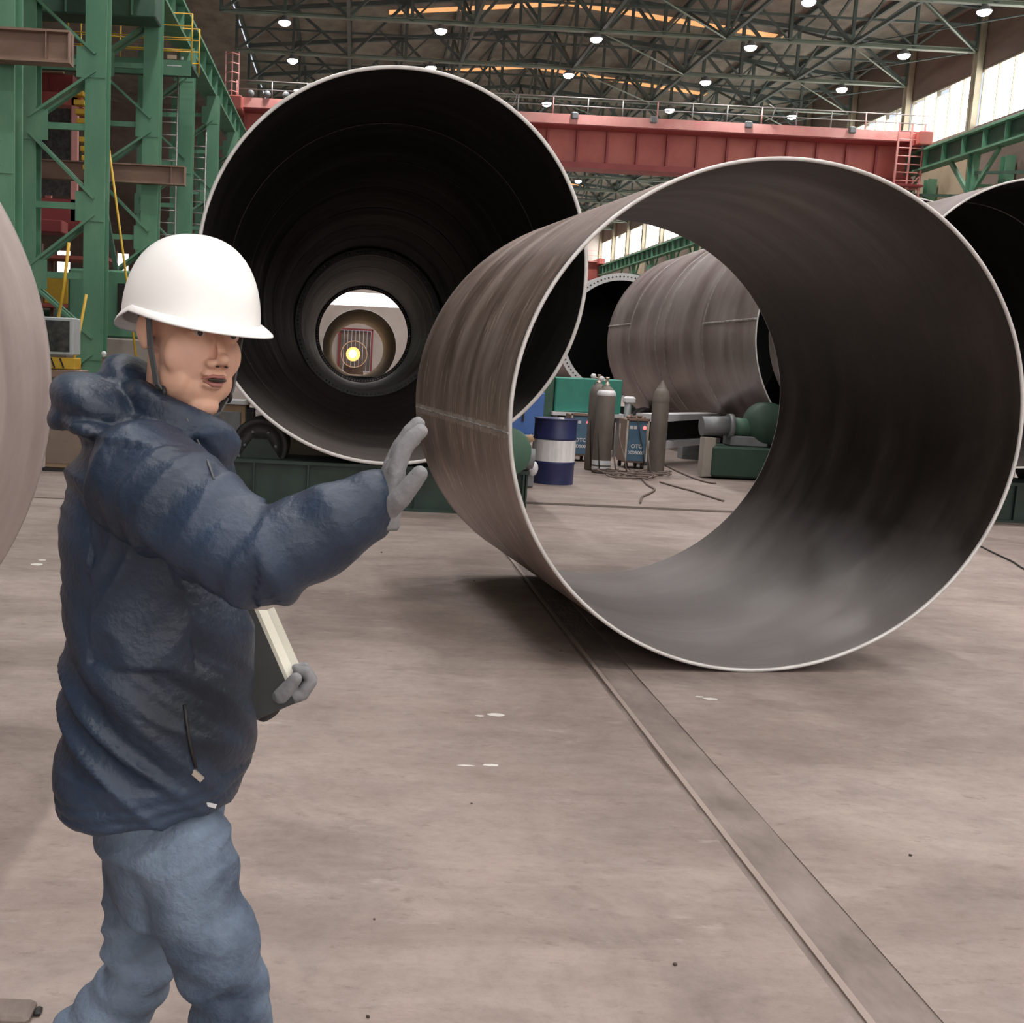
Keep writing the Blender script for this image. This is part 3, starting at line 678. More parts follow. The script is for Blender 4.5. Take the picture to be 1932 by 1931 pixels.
def make_tube(name, label, c, R, L, th, m_out, m_in, yaw=0., ov=0., ov2=None, cans=None, edge=.007, cat='tube', seam=None, group=None, bead=.012, n=160):
    t = thing(name, label, cat, (c[0], c[1], c[2]), yaw, group)
    mb, vs, fo, fi = shell(R, L, th, n, ov, 4, ov2)
    mb.add(vs, fo+fi, True)
    o = mb.obj('shell', [m_out, m_in], t)
    for i, p in enumerate(o.data.polygons): p.material_index = 0 if i < len(fo) else 1
    for y, s in ((0, -1), (L, 1)):                      # bright cut edges, slightly bevelled
        e = MB(); oo = ov if s < 0 else (ov if ov2 is None else ov2)
        pr = [(R+.0012, y-s*edge), (R+.0012, y-s*.001), (R-.004, y+s*.006), (R-th+.004, y+s*.006), (R-th-.001, y-s*.001), (R-th-.001, y-s*edge)]
        vs = []
        for r, yy_ in pr: vs += [(r*(1+oo)*math.cos(2*math.pi*j/n), yy_, r*(1-oo)*math.sin(2*math.pi*j/n)) for j in range(n)]
        fs = [(i*n+j, i*n+(j+1) % n, (i+1)*n+(j+1) % n, (i+1)*n+j) for i in range(5) for j in range(n)]
        e.add(vs, fs, True); e.obj('rim_edge', M['edge'], t)
    for y in (cans or []):
        MB().lathe([(R+.001, y-bead*1.6), (R+bead*.6, y), (R+.001, y+bead*1.6)], n, axis='Y').obj('ring_weld', M['weld'], t)
        MB().lathe([(R-th-.001, y-bead*1.6), (R-th-bead*.5, y), (R-th-.001, y+bead*1.6)], n, axis='Y').obj('ring_weld', M['weld'], t)
    for (ang, y0, y1) in (seam or []):
        pts = []; k = 40
        for i in range(k+1):
            y = y0+(y1-y0)*i/k; f_ = y/L; o1 = ov+((ov2 if ov2 is not None else ov)-ov)*f_; a = R_(ang)+.0025*math.sin(i*2.3)
            pts.append(((R+.002)*(1+o1)*math.cos(a), y, (R+.002)*(1-o1)*math.sin(a)))
        MB().tube(pts, bead, 6).obj('long_weld', M['weld'], t)
    return t

# ring 2, the near ring standing on the floor
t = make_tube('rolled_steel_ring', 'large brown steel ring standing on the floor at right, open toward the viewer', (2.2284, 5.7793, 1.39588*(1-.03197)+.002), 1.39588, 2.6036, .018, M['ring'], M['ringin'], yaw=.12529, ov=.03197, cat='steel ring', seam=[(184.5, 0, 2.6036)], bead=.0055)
# ground-off pale strip either side of the weld
s = MB(); n = 90; vs = []; ovv = .03197
for i in range(n+1):
    y = 2.6036*i/n; a0 = 183.3+.8*noise.noise(Vector((i*.9, 0, 0))); a1 = 185.9+1.0*noise.noise(Vector((i*.8, 4, 0)))
    for q in range(6):
        a = a0+(a1-a0)*q/5; vs.append((1.3968*(1+ovv)*math.cos(R_(a)), y, 1.3968*(1-ovv)*math.sin(R_(a))))
s.add(vs, [(6*i+q, 6*i+q+1, 6*i+7+q, 6*i+6+q) for i in range(n) for q in range(5)], True)
M['ground'] = steel_material('ground_weld_zone', (.26, .20, .18), (.44, .38, .35), (.58, .53, .50), (.72, .68, .66), sc=2, scuff_lo=.56)
s.obj('ground_strip', M['ground'], t)

# pipe 1, tower section on rollers
P1 = (.3614, 11.5, 2.4827)
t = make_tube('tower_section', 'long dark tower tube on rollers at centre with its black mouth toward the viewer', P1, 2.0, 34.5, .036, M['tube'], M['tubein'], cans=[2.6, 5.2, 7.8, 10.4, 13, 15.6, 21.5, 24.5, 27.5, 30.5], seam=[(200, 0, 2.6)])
MB().lathe([(1.98, 18.62), (1.80, 18.62), (1.80, 18.74), (1.98, 18.74)], 128, axis='Y', closed=True, smooth=False).obj('inner_flange', M['flangedk'], t)
MB().lathe([(1.98, 34.40), (1.82, 34.40), (1.82, 34.48), (1.98, 34.48)], 128, axis='Y', closed=True, smooth=False).obj('inner_flange', M['flangedk'], t)
bl = MB(); bl2 = MB()
for j in range(110):
    a = 2*math.pi*j/110; bl.ell((1.90*math.cos(a), 18.60, 1.90*math.sin(a)), (.026, .03, .026), 8)
    bl2.ell((1.90*math.cos(a), 34.38, 1.90*math.sin(a)), (.026, .03, .026), 8)
tag(bl.obj('flange_bolts', M['bolt'], t), kind='stuff'); tag(bl2.obj('flange_bolts', M['bolt'], t), kind='stuff')
# farther tubes of the same row
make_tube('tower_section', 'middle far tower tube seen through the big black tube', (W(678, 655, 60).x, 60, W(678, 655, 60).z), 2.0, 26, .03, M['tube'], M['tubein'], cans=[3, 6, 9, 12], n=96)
tt = W(668, 669, 96); t = make_tube('small_lit_tube', 'small far tube with an orange glow inside, at the end of the row', (tt.x, 96, tt.z), 1.15, 5, .04, M['tube'], M['ochre'], n=64)
tag(MB().ell((tt.x-.08, 98.0, tt.z), (.62, .3, .62), 20).obj('work_lamp', M['lantern']), 'warm orange glowing work lamp inside the farthest tube', 'lamp')
MB().ell((tt.x-.12, 97.72, tt.z+.02), (.34, .12, .34), 20).obj('core', M['lantern2'], bpy.data.objects['work_lamp'])
ld = bpy.data.lights.new('glow', 'POINT'); ld.energy = 45; ld.color = (1, .6, .25); ld.shadow_soft_size = .3; l = bpy.data.objects.new('glow', ld); COL.objects.link(l); l.location = (tt.x, 96.9, tt.z); l.parent = bpy.data.objects['work_lamp']; l.matrix_parent_inverse = Matrix()

for y in (97, 100): tag(MB().add([(tt.x-.9, y, 0), (tt.x+.9, y, 0), (tt.x+.75, y, tt.z-.80), (tt.x, y, tt.z-1.145), (tt.x-.75, y, tt.z-.80), (tt.x-.9, y+.3, 0), (tt.x+.9, y+.3, 0), (tt.x+.75, y+.3, tt.z-.80), (tt.x, y+.3, tt.z-1.145), (tt.x-.75, y+.3, tt.z-.80)], [(0, 1, 2, 3, 4), (9, 8, 7, 6, 5), (0, 5, 6, 1), (1, 6, 7, 2), (2, 7, 8, 3), (3, 8, 9, 4), (4, 9, 5, 0)]).obj('cradle', M['rust']), 'rusty cradle under the farthest small tube, %s end' % ('near' if y < 99 else 'far'), 'cradle')
# pipe 3 at the right edge, pipe 4 and pipe 5 seen through the near ring
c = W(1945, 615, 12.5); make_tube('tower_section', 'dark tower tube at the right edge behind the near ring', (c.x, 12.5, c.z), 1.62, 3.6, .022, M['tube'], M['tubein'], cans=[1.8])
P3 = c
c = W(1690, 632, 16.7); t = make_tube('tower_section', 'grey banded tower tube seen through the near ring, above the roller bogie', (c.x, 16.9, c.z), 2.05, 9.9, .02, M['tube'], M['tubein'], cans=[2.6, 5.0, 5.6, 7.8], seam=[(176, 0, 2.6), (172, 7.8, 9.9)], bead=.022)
MB().lathe([(.0001, 9.7), (2.02, 9.7), (2.02, 9.75), (.0001, 9.75)], 96, axis='Y', smooth=False).obj('dark_end_disc', M['black'], t)  # black disc added so the banded tube looks dark inside
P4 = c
c = W(1168, 635, 31); t = make_tube('tower_section', 'far tower tube with a white bolted flange, left of the banded tube', (c.x, 31, c.z), 1.715, 12, .02, M['tube'], M['black'], cans=[3, 6])  # inner skin plain black: shade inside the tube put into the colour
f_ = MB().lathe([(1.72, -.05), (1.52, -.05), (1.52, .04), (1.72, .04)], 96, axis='Y', closed=True, smooth=False).obj('flange', M['flange'], t)
bl = MB()
for j in range(96):
    a = 2*math.pi*j/96; bl.lathe([(.024, -.056), (.024, -.049)], 8, axis='Y', c=(1.62*math.cos(a), 0, 1.62*math.sin(a))); bl.lathe([(.0001, -.056), (.024, -.056)], 8, axis='Y', c=(1.62*math.cos(a), 0, 1.62*math.sin(a)))
tag(bl.obj('bolt_holes', M['black'], t), kind='stuff')
MB().lathe([(.0001, 6), (1.69, 6), (1.69, 6.05), (.0001, 6.05)], 96, axis='Y', smooth=False).obj('dark_inner_disc', M['black'], t)  # black disc added to keep the flanged tube dark inside
P5 = c
# pipe 6, pale ring at the left edge: far rim is at Y 4.56
make_tube('rolled_steel_ring', 'pale grey brown steel ring cut by the left edge of the photo', (-2.628, 2.16, 1.4040), 1.4015, 2.4, .016, M['ringpale'], M['ringpale'], cat='steel ring')

# ------------------------------------------------------------------ roller beds
def roller(label_parent, x, y, z, r, w_, t):
    a = MB().lathe([(.0001, -w_/2), (r*.35, -w_/2), (r*.35, -w_/2+.04), (r*.78, -w_/2+.04), (r*.80, -w_/2), (r*.97, -w_/2), (r, -w_/2+.02), (r, w_/2-.02), (r*.97, w_/2), (.0001, w_/2)], 40, (x, y, z), 'Y').obj('roller', M['rubber'], t)
    MB().lathe([(.0001, -w_/2-.03), (r*.16, -w_/2-.03), (r*.18, -w_/2+.01)], 16, (x, y, z), 'Y').obj('hub', M['mach'], a)
    for k in range(6):
        an = k*math.pi/3; MB().lathe([(.0001, -w_/2+.012), (r*.055, -w_/2+.012), (r*.055, -w_/2+.04)], 8, (x+r*.55*math.cos(an), y, z+r*.55*math.sin(an)), 'Y').obj('bolt', M['mach'], a)
def roller_bed(label, cx, cy, cz, R, ang, rr_r, zbase=.40, hw=2.0, m=None, y=.35, xl=None, xr=None):
    m = m or M['bed']
    t = thing('roller_bed', label, 'roller bed', (cx, cy, 0)); x0 = xl if xl is not None else -hw; x1 = xr if xr is not None else hw
    MB().box(x0, x1, 0, .04, 0, zbase).obj('side_plate', m, t); MB().box(x0, x1, .66, .70, 0, zbase).obj('side_plate', m, t)
    MB().box(x0-.03, x1+.03, -.04, .74, zbase, zbase+.035).obj('top_plate', m, t)
    MB().box(x0-.03, x1+.03, -.06, .76, 0, .03).obj('bottom_plate', m, t)
    MB().box(x1-.01, x1+.02, 0, .7, .03, zbase).obj('end_plate', m, t); MB().box(x0-.02, x0+.01, 0, .7, .03, zbase).obj('end_plate', m, t)
    n = int((x1-x0)/.55)
    for i in range(n+1):
        x = x0+.02+(x1-x0-.06)*i/n; MB().box(x, x+.02, -.04, 0, .03, zbase).obj('stiffener', m, t)
    for s in (-1, 1):
        x = s*(R+rr_r)*math.sin(R_(ang)); z = cz-(R+rr_r)*math.cos(R_(ang))
        if x < x0 or x > x1+.2: continue
        roller(None, x, y, z, rr_r, .26, t); roller(None, x, y+.32, z, rr_r, .20, t)
        for yy_ in (y-.18, y+.14):
            MB().add([(x-.22, yy_, zbase+.035), (x+.22, yy_, zbase+.035), (x+.08, yy_, z+.08), (x-.08, yy_, z+.08), (x-.22, yy_+.03, zbase+.035), (x+.22, yy_+.03, zbase+.035), (x+.08, yy_+.03, z+.08), (x-.08, yy_+.03, z+.08)], [(0, 1, 2, 3), (7, 6, 5, 4), (0, 4, 5, 1), (1, 5, 6, 2), (2, 6, 7, 3), (3, 7, 4, 0)]).obj('bearing_bracket', m, t)
    return t
t = roller_bed('dark green roller bed carrying the big black tube behind the near ring', P1[0], 11.6, P1[2], 2.0, 35, .30, .44, xl=-1.95, xr=1.52)
# gearbox and motor at the right end of the bed
MB().lathe([(.0001, 0), (.24, 0), (.26, .02), (.26, .14), (.0001, .16)], 28, (1.28, -.14, .68), 'Y').obj('gear_cover', M['greendk'], t)
MB().tube([(1.40, .1, .62), (1.60, .1, .60)], .11, 16).obj('motor', M['mach'], t)
MB().cbox(1.18, 1.52, .02, .4, .475, .60, .02).obj('motor_foot', M['mach'], t)
t2 = thing('angle_offcuts', 'pile of small rusty steel offcuts on the left end of the roller bed', 'offcuts', (P1[0]-1.72, 11.6, .475))
for i in range(9): 
    x = -.16+i*.045; MB().bar((x, .02+.03*(i % 3), .0+.012), (x+.06*math.sin(i*2.1), .10, .16+.07*math.sin(i*1.3)), .03, .012).obj('offcut', M['rust'] if i % 2 else M['mach'], t2)
c = P3; t = roller_bed('dark green roller bed under the tube at the right edge', c.x, 12.9, c.z, 1.62, 32, .30, .44, hw=1.6)
c = P4; t = roller_bed('roller bed under the banded tube, with a green drive base', c.x, 17.1, c.z, 2.05, 38, .30, .42, hw=2.3)
MB().cbox(-2.62, -1.7, -.5, .2, .03, .50, .03).obj('drive_base', M['bed2'], t)
MB().tube([(-2.75, -.2, .78), (-2.35, -.2, .80)], .15, 18).obj('motor', M['mach'], t)
MB().tube([(-2.35, -.2, .80), (-2.28, -.2, .80)], .19, 18).obj('motor_flange', M['mach'], t)
MB().tube([(-2.28, -.2, .80), (-1.95, -.2, .78)], .14, 16).obj('gearbox', M['greendk'], t)
MB().cbox(-2.32, -1.75, -.35, .05, .50, .66, .02).obj('gearbox_foot', M['mach'], t)
MB().box(-2.75, -2.58, -.42, -.2, .03, .62).obj('bracket', M['concrete2'], t)
MB().lathe([(.0001, -.02), (.30, 0), (.33, .1), (.33, .3), (.0001, .32)], 28, (-1.75, -.35, .86), 'Y').obj('chain_guard', M['bed2'], t)
roller_bed('far roller bed under the banded tube', c.x, 24.5, c.z, 2.05, 38, .30, .42, hw=2.3)
c = P5; roller_bed('roller bed under the far flanged tube', c.x, 33, c.z, 1.715, 38, .30, .42, hw=1.9)
roller_bed('second roller bed deep under the big black tube', P1[0], 24, P1[2], 2.0, 35, .30, .44, hw=1.9)
roller_bed('third roller bed deep under the big black tube', P1[0], 40, P1[2], 2.0, 35, .30, .44, hw=1.9)
c = W(678, 655, 60); roller_bed('roller bed under the middle far tube', c.x, 64, c.z, 2.0, 35, .30, .40, hw=1.9)
# ochre cabinet behind the roller bed, left
p = FL(455, 862); c = W(410, 762, 15); t = thing('welding_control_box', 'ochre brown control box standing behind the left end of the roller bed', 'cabinet', (c.x, 15, 0))
wdt = W(465, 762, 15).x-c.x
MB().cbox(-.15, wdt, 0, .5, .05, c.z, .015).obj('body', M['ochre'], t); MB().cbox(.06, wdt-.07, -.02, 0, c.z-.40, c.z-.10, .004).obj('panel', M['mach'], t)
MB().box(-.18, wdt+.03, -.03, .53, c.z, c.z+.05).obj('lid', M['plate'], t); MB().box(wdt, wdt+.1, 0, .3, .05, c.z-.05).obj('side_box', M['black'], t)
MB().box(-.15, -.09, .02, .08, 0, .05).box(wdt-.06, wdt, .02, .08, 0, .05).box(-.15, -.09, .42, .48, 0, .05).box(wdt-.06, wdt, .42, .48, 0, .05).obj('foot', M['black'], t)

# ------------------------------------------------------------------ things seen under and through the near ring
def at_floor(px, py): p = FL(px, py); return p
# drum
p = at_floor(1046, 915); D = .286
t = thing('oil_drum', 'blue oil drum with a white painted band, left of the gas cylinders', 'drum', (p.x, p.y+.2, 0))
def drum_seg(z0, z1, m, ribs=()):
    pr = []
    z = z0
    zs = sorted(set([z0, z1]+[q for r in ribs for q in (r-.02, r, r+.02)]))
    for z in zs: pr.append((D+(.012 if z in ribs else 0), z))
    return MB().lathe(pr, 40).obj('band', m, t)
drum_seg(.0, .31, M['drumblue'], (.29,)); b = drum_seg(.31, .60, M['drumwhite'], ()); b['label'] = 'white painted band'; drum_seg(.60, .88, M['drumblue'], (.62,))
MB().lathe([(.0001, .865), (D-.02, .865), (D-.012, .89), (D+.008, .89), (D+.008, .872), (D, .868)], 40).obj('lid', M['drumblue'], t)
MB().lathe([(.0001, .905), (.04, .905), (.045, .865)], 16, (.05, -.1, 0)).obj('bung', M['plate'], t)
# cylinders
def cylinder(label, px, py, h, r, valve, cap, m=M['cyl'], band=False):
    p = at_floor(px, py)
    t = thing('gas_cylinder', label, 'gas cylinder', (p.x, p.y+r, 0), group='gas cylinders by the welders')
    z = h
    pr = [(r*.9, 0), (r, .02), (r, z-.20), (r*.97, z-.14), (r*.86, z-.085), (r*.64, z-.04), (r*.36, z-.01), (.04, z)]
    MB().lathe([(.0001, 0)]+pr+[(.0001, z)], 32).obj('body', m, t)
    if cap:
        MB().lathe([(r*1.04, z-.24), (r*1.04, z-.20), (r*.95, z-.13), (r*.45, z+.0), (r*.22, z+.05), (.01, z+.09)], 28).obj('cap', m, t)
    if valve:
        MB().lathe([(.04, z), (.04, z+.03), (.022, z+.03), (.022, z+.10), (.03, z+.10), (.03, z+.13), (.0001, z+.13)], 12).obj('valve', M['brass'], t)
        MB().tube([(0, 0, z+.07), (-.09, -.03, z+.08)], .016, 8).obj('regulator_pipe', M['brass'], t)
        MB().lathe([(.0001, -.02), (.04, -.02), (.04, .02), (.0001, .02)], 16, (-.10, -.04, z+.10), 'Y').obj('gauge', M['plate'], t)
        MB().tube([(-.07, -.03, z+.0), (-.09, -.05, z-.3), (-.1, -.1, z-.8), (-.06, -.16, .05)], .008, 6).obj('hose', M['rubber'], t)
    if band:
        for a, b in ((.05, .105), (.13, .20)): MB().lathe([(r+.002, a), (r+.002, b)], 32).obj('white_band', M['cylwhite'], t)
    return t
cylinder('tall gas cylinder with pale shoulder and valve, right of the blue drum', 1137, 895, 1.33, .142, True, False, band=True)
cylinder('dark gas cylinder half hidden behind the one with the pale shoulder', 1121, 889, 1.36, .13, True, False)
cylinder('capped gas cylinder with pointed top, right of the blue welder', 1240, 899, 1.36, .125, False, True)
MB().ell((0, 0, 0), (.143, .143, .10), 24).obj('shoulder_cap', M['plate'], bpy.data.objects['gas_cylinder'], (0, 0, 1.20))['label'] = 'pale shoulder'
# welders
def welder(label, px, py, w_, h, d, front=True, rot=0.):
    p = at_floor(px, py); t = thing('welding_machine', label, 'welder', (p.x, p.y, 0), rot)
    MB().cbox(-w_/2, w_/2, 0, d, .10, h, .012).obj('body', M['wallbrown'], t)
    MB().cbox(-w_/2+.03, w_/2-.03, -.012, .0, .13, h-.03, .004).obj('front_panel', M['wblue'], t)
    MB().box(-w_/2, -w_/2+.025, -.03, .0, .13, h).obj('frame_bar', M['whitedirty'], t); MB().box(w_/2-.025, w_/2, -.03, .0, .13, h).obj('frame_bar', M['whitedirty'], t)
    MB().box(-w_/2, w_/2, -.03, .0, h-.02, h+.02).obj('frame_bar', M['rust'], t)
    for x in (-w_/2+.05, w_/2-.05):
        for y in (.06, d-.06): MB().lathe([(.0001, -.02), (.05, -.02), (.05, .02), (.0001, .02)], 14, (x, y, .05), 'X').obj('wheel', M['rubber'], t)
    MB().lathe([(.0001, -.03), (.026, -.03), (.03, -.01)], 14, (w_/2-.07, 0, h-.13), 'Y').obj('pilot_lamp', M['redlamp'], t)
    for x in (-w_/2+.075, -w_/2+.14): MB().box(x-.025, x+.025, -.018, -.012, h-.155, h-.105).obj('meter', M['plate'], t)
    text('lettering', 'OTC', .085, M['white'], t, (0, -.016, h*.46)); text('lettering', 'XD500S', .075, M['white'], t, (0, -.016, h*.33))
    return t
w1 = welder('blue fronted welding machine with red lamp between the gas cylinders', 1197, 886, .36, .80, .55)
MB().tube([(-.02, -.03, .81), (.02, -.05, .6), (.09, -.05, .35), (.13, -.06, .1)], .008, 6).obj('hose', M['rubber'], w1)
mb = MB()
w2 = welder('second blue welding machine half hidden behind the drum and cylinders', 1092, 872, .36, .80, .5)
t = thing('rag_bundle', 'crumpled brown cloth and cable bundle on top of the blue welder', 'bundle', (w1.location.x, w1.location.y+.15, .80))
for i in range(8): MB().ell((-.12+i*.035, .03*math.sin(i*2), .03+.015*math.sin(i*1.7)), (.045, .05, .028), 8).obj('fold', M['cable'] if i % 3 else M['rust'], t)
# teal cabinet on a bench
p = FL(1110, 862); Yc = 20.0
a = W(1050, 712, Yc); b = W(1176, 712, Yc); lo = W(1110, 780, Yc).z
t = thing('teal_cabinet', 'teal green steel cabinet on a white edged bench behind the cylinders', 'cabinet', (a.x, Yc, 0))
MB().cbox(0, b.x-a.x, 0, .6, lo, a.z, .02).obj('body', M['teal'], t)
MB().cbox(-.28, -.01, .05, .7, lo-.3, a.z+.01, .02).obj('side_wing', M['greendk'], t)
MB().box(-.05, b.x-a.x+.1, -.12, .7, lo-.06, lo).obj('bench_top', M['plate'], t)
for x in (0, b.x-a.x-.08): MB().box(x, x+.07, 0, .07, 0, lo-.06).box(x, x+.07, .55, .62, 0, lo-.06).obj('leg', M['mach'], t)
MB().box(0.05, b.x-a.x, .3, .34, .1, lo-.1).obj('back_board', M['black'], t)
# tools on the bench top
a2 = W(1186, 752, 19.4); t = thing('bench_grinder', 'small white and grey tool behind the blue welder top', 'tool', (a2.x, 19.4, 0))
MB().tube([(0, 0, 0), (0, 0, a2.z-.1)], .06, 10).obj('pedestal', M['mach'], t); MB().cbox(-.09, .12, -.06, .06, a2.z-.1, a2.z+.03, .03).obj('head', M['plate'], t)
# blue tool chest
a = W(978, 742, 17.0); b = W(1023, 822, 17.0)
t = thing('blue_tool_chest', 'blue steel tool chest behind the drum', 'chest', (a.x, 17, 0))
MB().cbox(-.2, b.x-a.x, 0, .5, b.z, a.z+.02, .015).obj('body', M['blue'], t); MB().box(-.22, b.x-a.x+.03, -.05, .55, b.z-.05, b.z).obj('bench_top', M['plate'], t)
MB().box(.08, .11, -.03, 0, b.z+.2, b.z+.36).obj('handle', M['black'], t)
for x in (-.18, b.x-a.x-.06): MB().box(x, x+.05, 0, .05, 0, b.z-.05).box(x, x+.05, .44, .49, 0, b.z-.05).obj('leg', M['mach'], t)
# motor and pipes beside the drum
p = FL(985, 905); t = thing('pump_motor', 'grey motor with pale fittings squeezed left of the drum', 'motor', (W(985, 880, 14.4).x, 14.4, 0))
MB().cbox(-.2, .15, -.1, .3, 0, .18, .02).obj('base', M['mach'], t); MB().tube([(-.25, .1, .34), (.12, .1, .36)], .14, 18).obj('body', M['mach'], t); MB().tube([(.0, 0, .5), (.03, -.1, .62), (.1, -.1, .66)], .05, 10).obj('elbow', M['ochre'], t); MB().ell((.12, -.15, .26), (.07, .07, .10), 12).obj('knob', M['plate'], t)
# H beam with bright flanges
t = thing('steel_beam', 'pale H beam lying on supports behind the capped gas cylinder', 'beam', (W(1250, 790, 18.2).x, 18.2, 0))
za, zb = W(1250, 786, 18.2).z, W(1250, 838, 18.2).z
e = W(1352, 795, 20.4).x-W(1250, 790, 18.2).x
for z in (za, zb): MB().add([(-.1, 0, z-.11), (e, 1.9, z-.06), (e-.2, 2.2, z-.06), (-.35, .35, z-.11), (-.1, 0, z+.02), (e, 1.9, z+.02), (e-.2, 2.2, z+.02), (-.35, .35, z+.02)], [(0, 3, 2, 1), (4, 5, 6, 7), (0, 1, 5, 4), (1, 2, 6, 5), (2, 3, 7, 6), (3, 0, 4, 7)]).obj('flange', M['plate'], t)
MB().bar((-.2, .25, (za+zb)/2), (e-.15, 2.1, (za+zb)/2), .03, za-zb-.03).obj('web', M['black'], t)  # black web: shadow between the flanges put into its colour
for q in ((0, .4), (e-.4, 2.0)): MB().cbox(q[0]-.25, q[0]+.1, q[1], q[1]+.3, 0, zb-.01, .01).obj('support', M['mach'], t)

# cables and hoses on the floor
def cable(label, pts, r=.012, m=M['cable'], name='cable'):
    P = [FL(*q) for q in pts]; P = [Vector((q.x, q.y, r)) for q in P]; out = []
    for i in range(len(P)-1):
        p0 = P[max(i-1, 0)]; p1 = P[i]; p2 = P[i+1]; p3 = P[min(i+2, len(P)-1)]
        for k in range(6):
            u = k/6; out.append(.5*((2*p1)+(-p0+p2)*u+(2*p0-5*p1+4*p2-p3)*u*u+(-p0+3*p1-3*p2+p3)*u**3))
    out.append(P[-1])
    return tag(MB().tube(out, r, 6).obj(name, m), label, 'cable')
cable('brown cable looping forward from the cylinders toward the floor strip', [(1210, 905), (1222, 918), (1235, 926), (1225, 934), (1212, 940), (1208, 952)], .014)
cable('dark cable trailing right along the floor from the capped cylinder', [(1245, 912), (1280, 922), (1310, 930), (1340, 940), (1365, 948)], .013)
cable('cable lying right of the capped cylinder behind the dark one', [(1255, 880), (1290, 897), (1325, 910), (1350, 915)], .013)
cable('thin dark cable crossing the floor at the right edge', [(1840, 1028), (1880, 1048), (1910, 1062), (1932, 1076), (1990, 1100)], .008, M['rubber'])
hp = MB(); rnd = random.Random(3)
for k in range(16):
    p = FL(1150+rnd.random()*110, 897+rnd.random()*9); R0 = .08+.13*rnd.random(); a0 = rnd.random()*6; pts = []
    for i in range(14):
        a = a0+i*.42; pts.append((p.x+R0*1.6*math.cos(a), p.y+R0*math.sin(a)*.8, .02+.03*rnd.random()+.012*(k % 4)))
    hp.tube(pts, .013, 6)
tag(hp.obj('cable_heap', M['cable']), 'tangled heap of brown welding cables on the floor before the welder', 'cables', kind='stuff')
for k, (a, b) in enumerate((((1180, 900), 1172), ((1160, 898), 1163), ((1225, 900), 1224))):
    p = FL(*a); q = W(b, 815, p.y+.05)
    tag(MB().tube([(p.x, p.y-.1, .02), (p.x-.04, p.y-.05, .25), (q.x-.02, q.y, .55), (q.x, q.y+.1, .78)], .012, 6).obj('welding_hose', M['cable']), ['hose hanging at the left frame of the blue welder', 'hose hanging beside the cylinder with white bands', 'hose hanging at the right frame of the blue welder'][k], 'hose')
M['glint'] = mat('painted_lamp_glint', (.66, .63, .60), .4, 0, spec=.6)  # lamp reflections on the floor, painted as pale patches
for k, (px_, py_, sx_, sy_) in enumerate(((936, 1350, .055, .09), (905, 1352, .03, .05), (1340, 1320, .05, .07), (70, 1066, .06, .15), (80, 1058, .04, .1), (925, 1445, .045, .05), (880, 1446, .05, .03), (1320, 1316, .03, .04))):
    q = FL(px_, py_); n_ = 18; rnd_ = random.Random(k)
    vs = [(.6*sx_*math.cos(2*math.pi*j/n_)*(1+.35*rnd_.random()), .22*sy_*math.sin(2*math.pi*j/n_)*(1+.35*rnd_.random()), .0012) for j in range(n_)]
    tag(MB().add(vs, [tuple(range(n_))]).obj('floor_glint', M['glint'], None, (q.x, q.y, 0)), 'small pale painted lamp reflection on the worn concrete floor', 'spot', 'painted lamp reflections on the floor')
# small debris at the lower left corner
p = FL(36, 1915); t = thing('concrete_chunk', 'broken dark chunk at the lower left corner of the photo', 'debris', (p.x, p.y, 0))
mb = MB(); mb.ell((0, .0, .012), (.055, .035, .022), 12)
for i, v in enumerate(mb.v): 
    n_ = noise.noise(Vector(v)*40)*.01; mb.v[i] = (v[0]*(1+n_*8), v[1]+n_, max(v[2]+n_*.5, 0))
mb = MB().cbox(-.075, .035, -.05, .035, 0, .022, .008); mb.obj('chunk', M['channel'], t); MB().cbox(.036, .052, -.01, .02, 0, .012, .003).obj('dark_hole_block', M['black'], t)  # small black block added in place of a dark hole beside the chunk
rnd = random.Random(11)
for i in range(14):
    x, y = rnd.uniform(-1.2, 4.2), rnd.uniform(2.3, 9)
    if 1.25 < x < 1.6: continue
    s = rnd.uniform(.004, .009); mb = MB().ell((0, 0, s*.5), (s, s*rnd.uniform(.6, 1), s*.6), 6)
    tag(mb.obj('grit_pebble', M['gap'], None, (x, y, 0), rnd.random()*3), 'tiny dark grit pebble lying on the concrete floor', 'pebble', 'grit on the floor')

# ------------------------------------------------------------------ overhead travelling crane
CY = 50.0
t = thing('overhead_crane', 'long red overhead travelling crane spanning the hall behind the tubes', 'crane', (0, CY, 0))
gx0, gx1 = -5.75, RX+.35
MB().box(gx0, gx1, 0, .9, 10.46, 11.82).obj('girder', M['redpaint'], t)
MB().box(gx0, gx1, -.14, 1.0, 10.22, 10.46).obj('bottom_flange', M['reddk'], t)
MB().box(gx0, gx1, -.95, 1.0, 11.82, 11.95).obj('top_flange', M['reddk'], t)
MB().box(gx0, gx1, -1.0, -.95, 11.86, 12.26).obj('walkway_fascia', M['pink'], t)
sm = MB().box(-.05, .05, -.13, 0, 10.46, 11.82).mesh('stiffener', M['reddk'])
for i in range(22): link_mesh('stiffener', sm, t, (gx0+.6+i*1.32, 0, 0))
rm = MB().tube([(0, -.97, 12.2), (0, -.97, 12.95)], .03, 6).mesh('railing_post', M['pink']); rm2 = MB().tube([(0, -.97, 12.2), (0, -.97, 12.95)], .03, 6).mesh('railing_post', M['railgrey'])
for i in range(20): link_mesh('railing_post', rm if i % 3 == 0 else rm2, t, (gx0+.3+i*1.5, 0, 0))
for z in (12.6, 12.95): MB().tube([(gx0, -.97, z), (gx1, -.97, z)], .025, 6).obj('railing_rail', M['railgrey'], t)
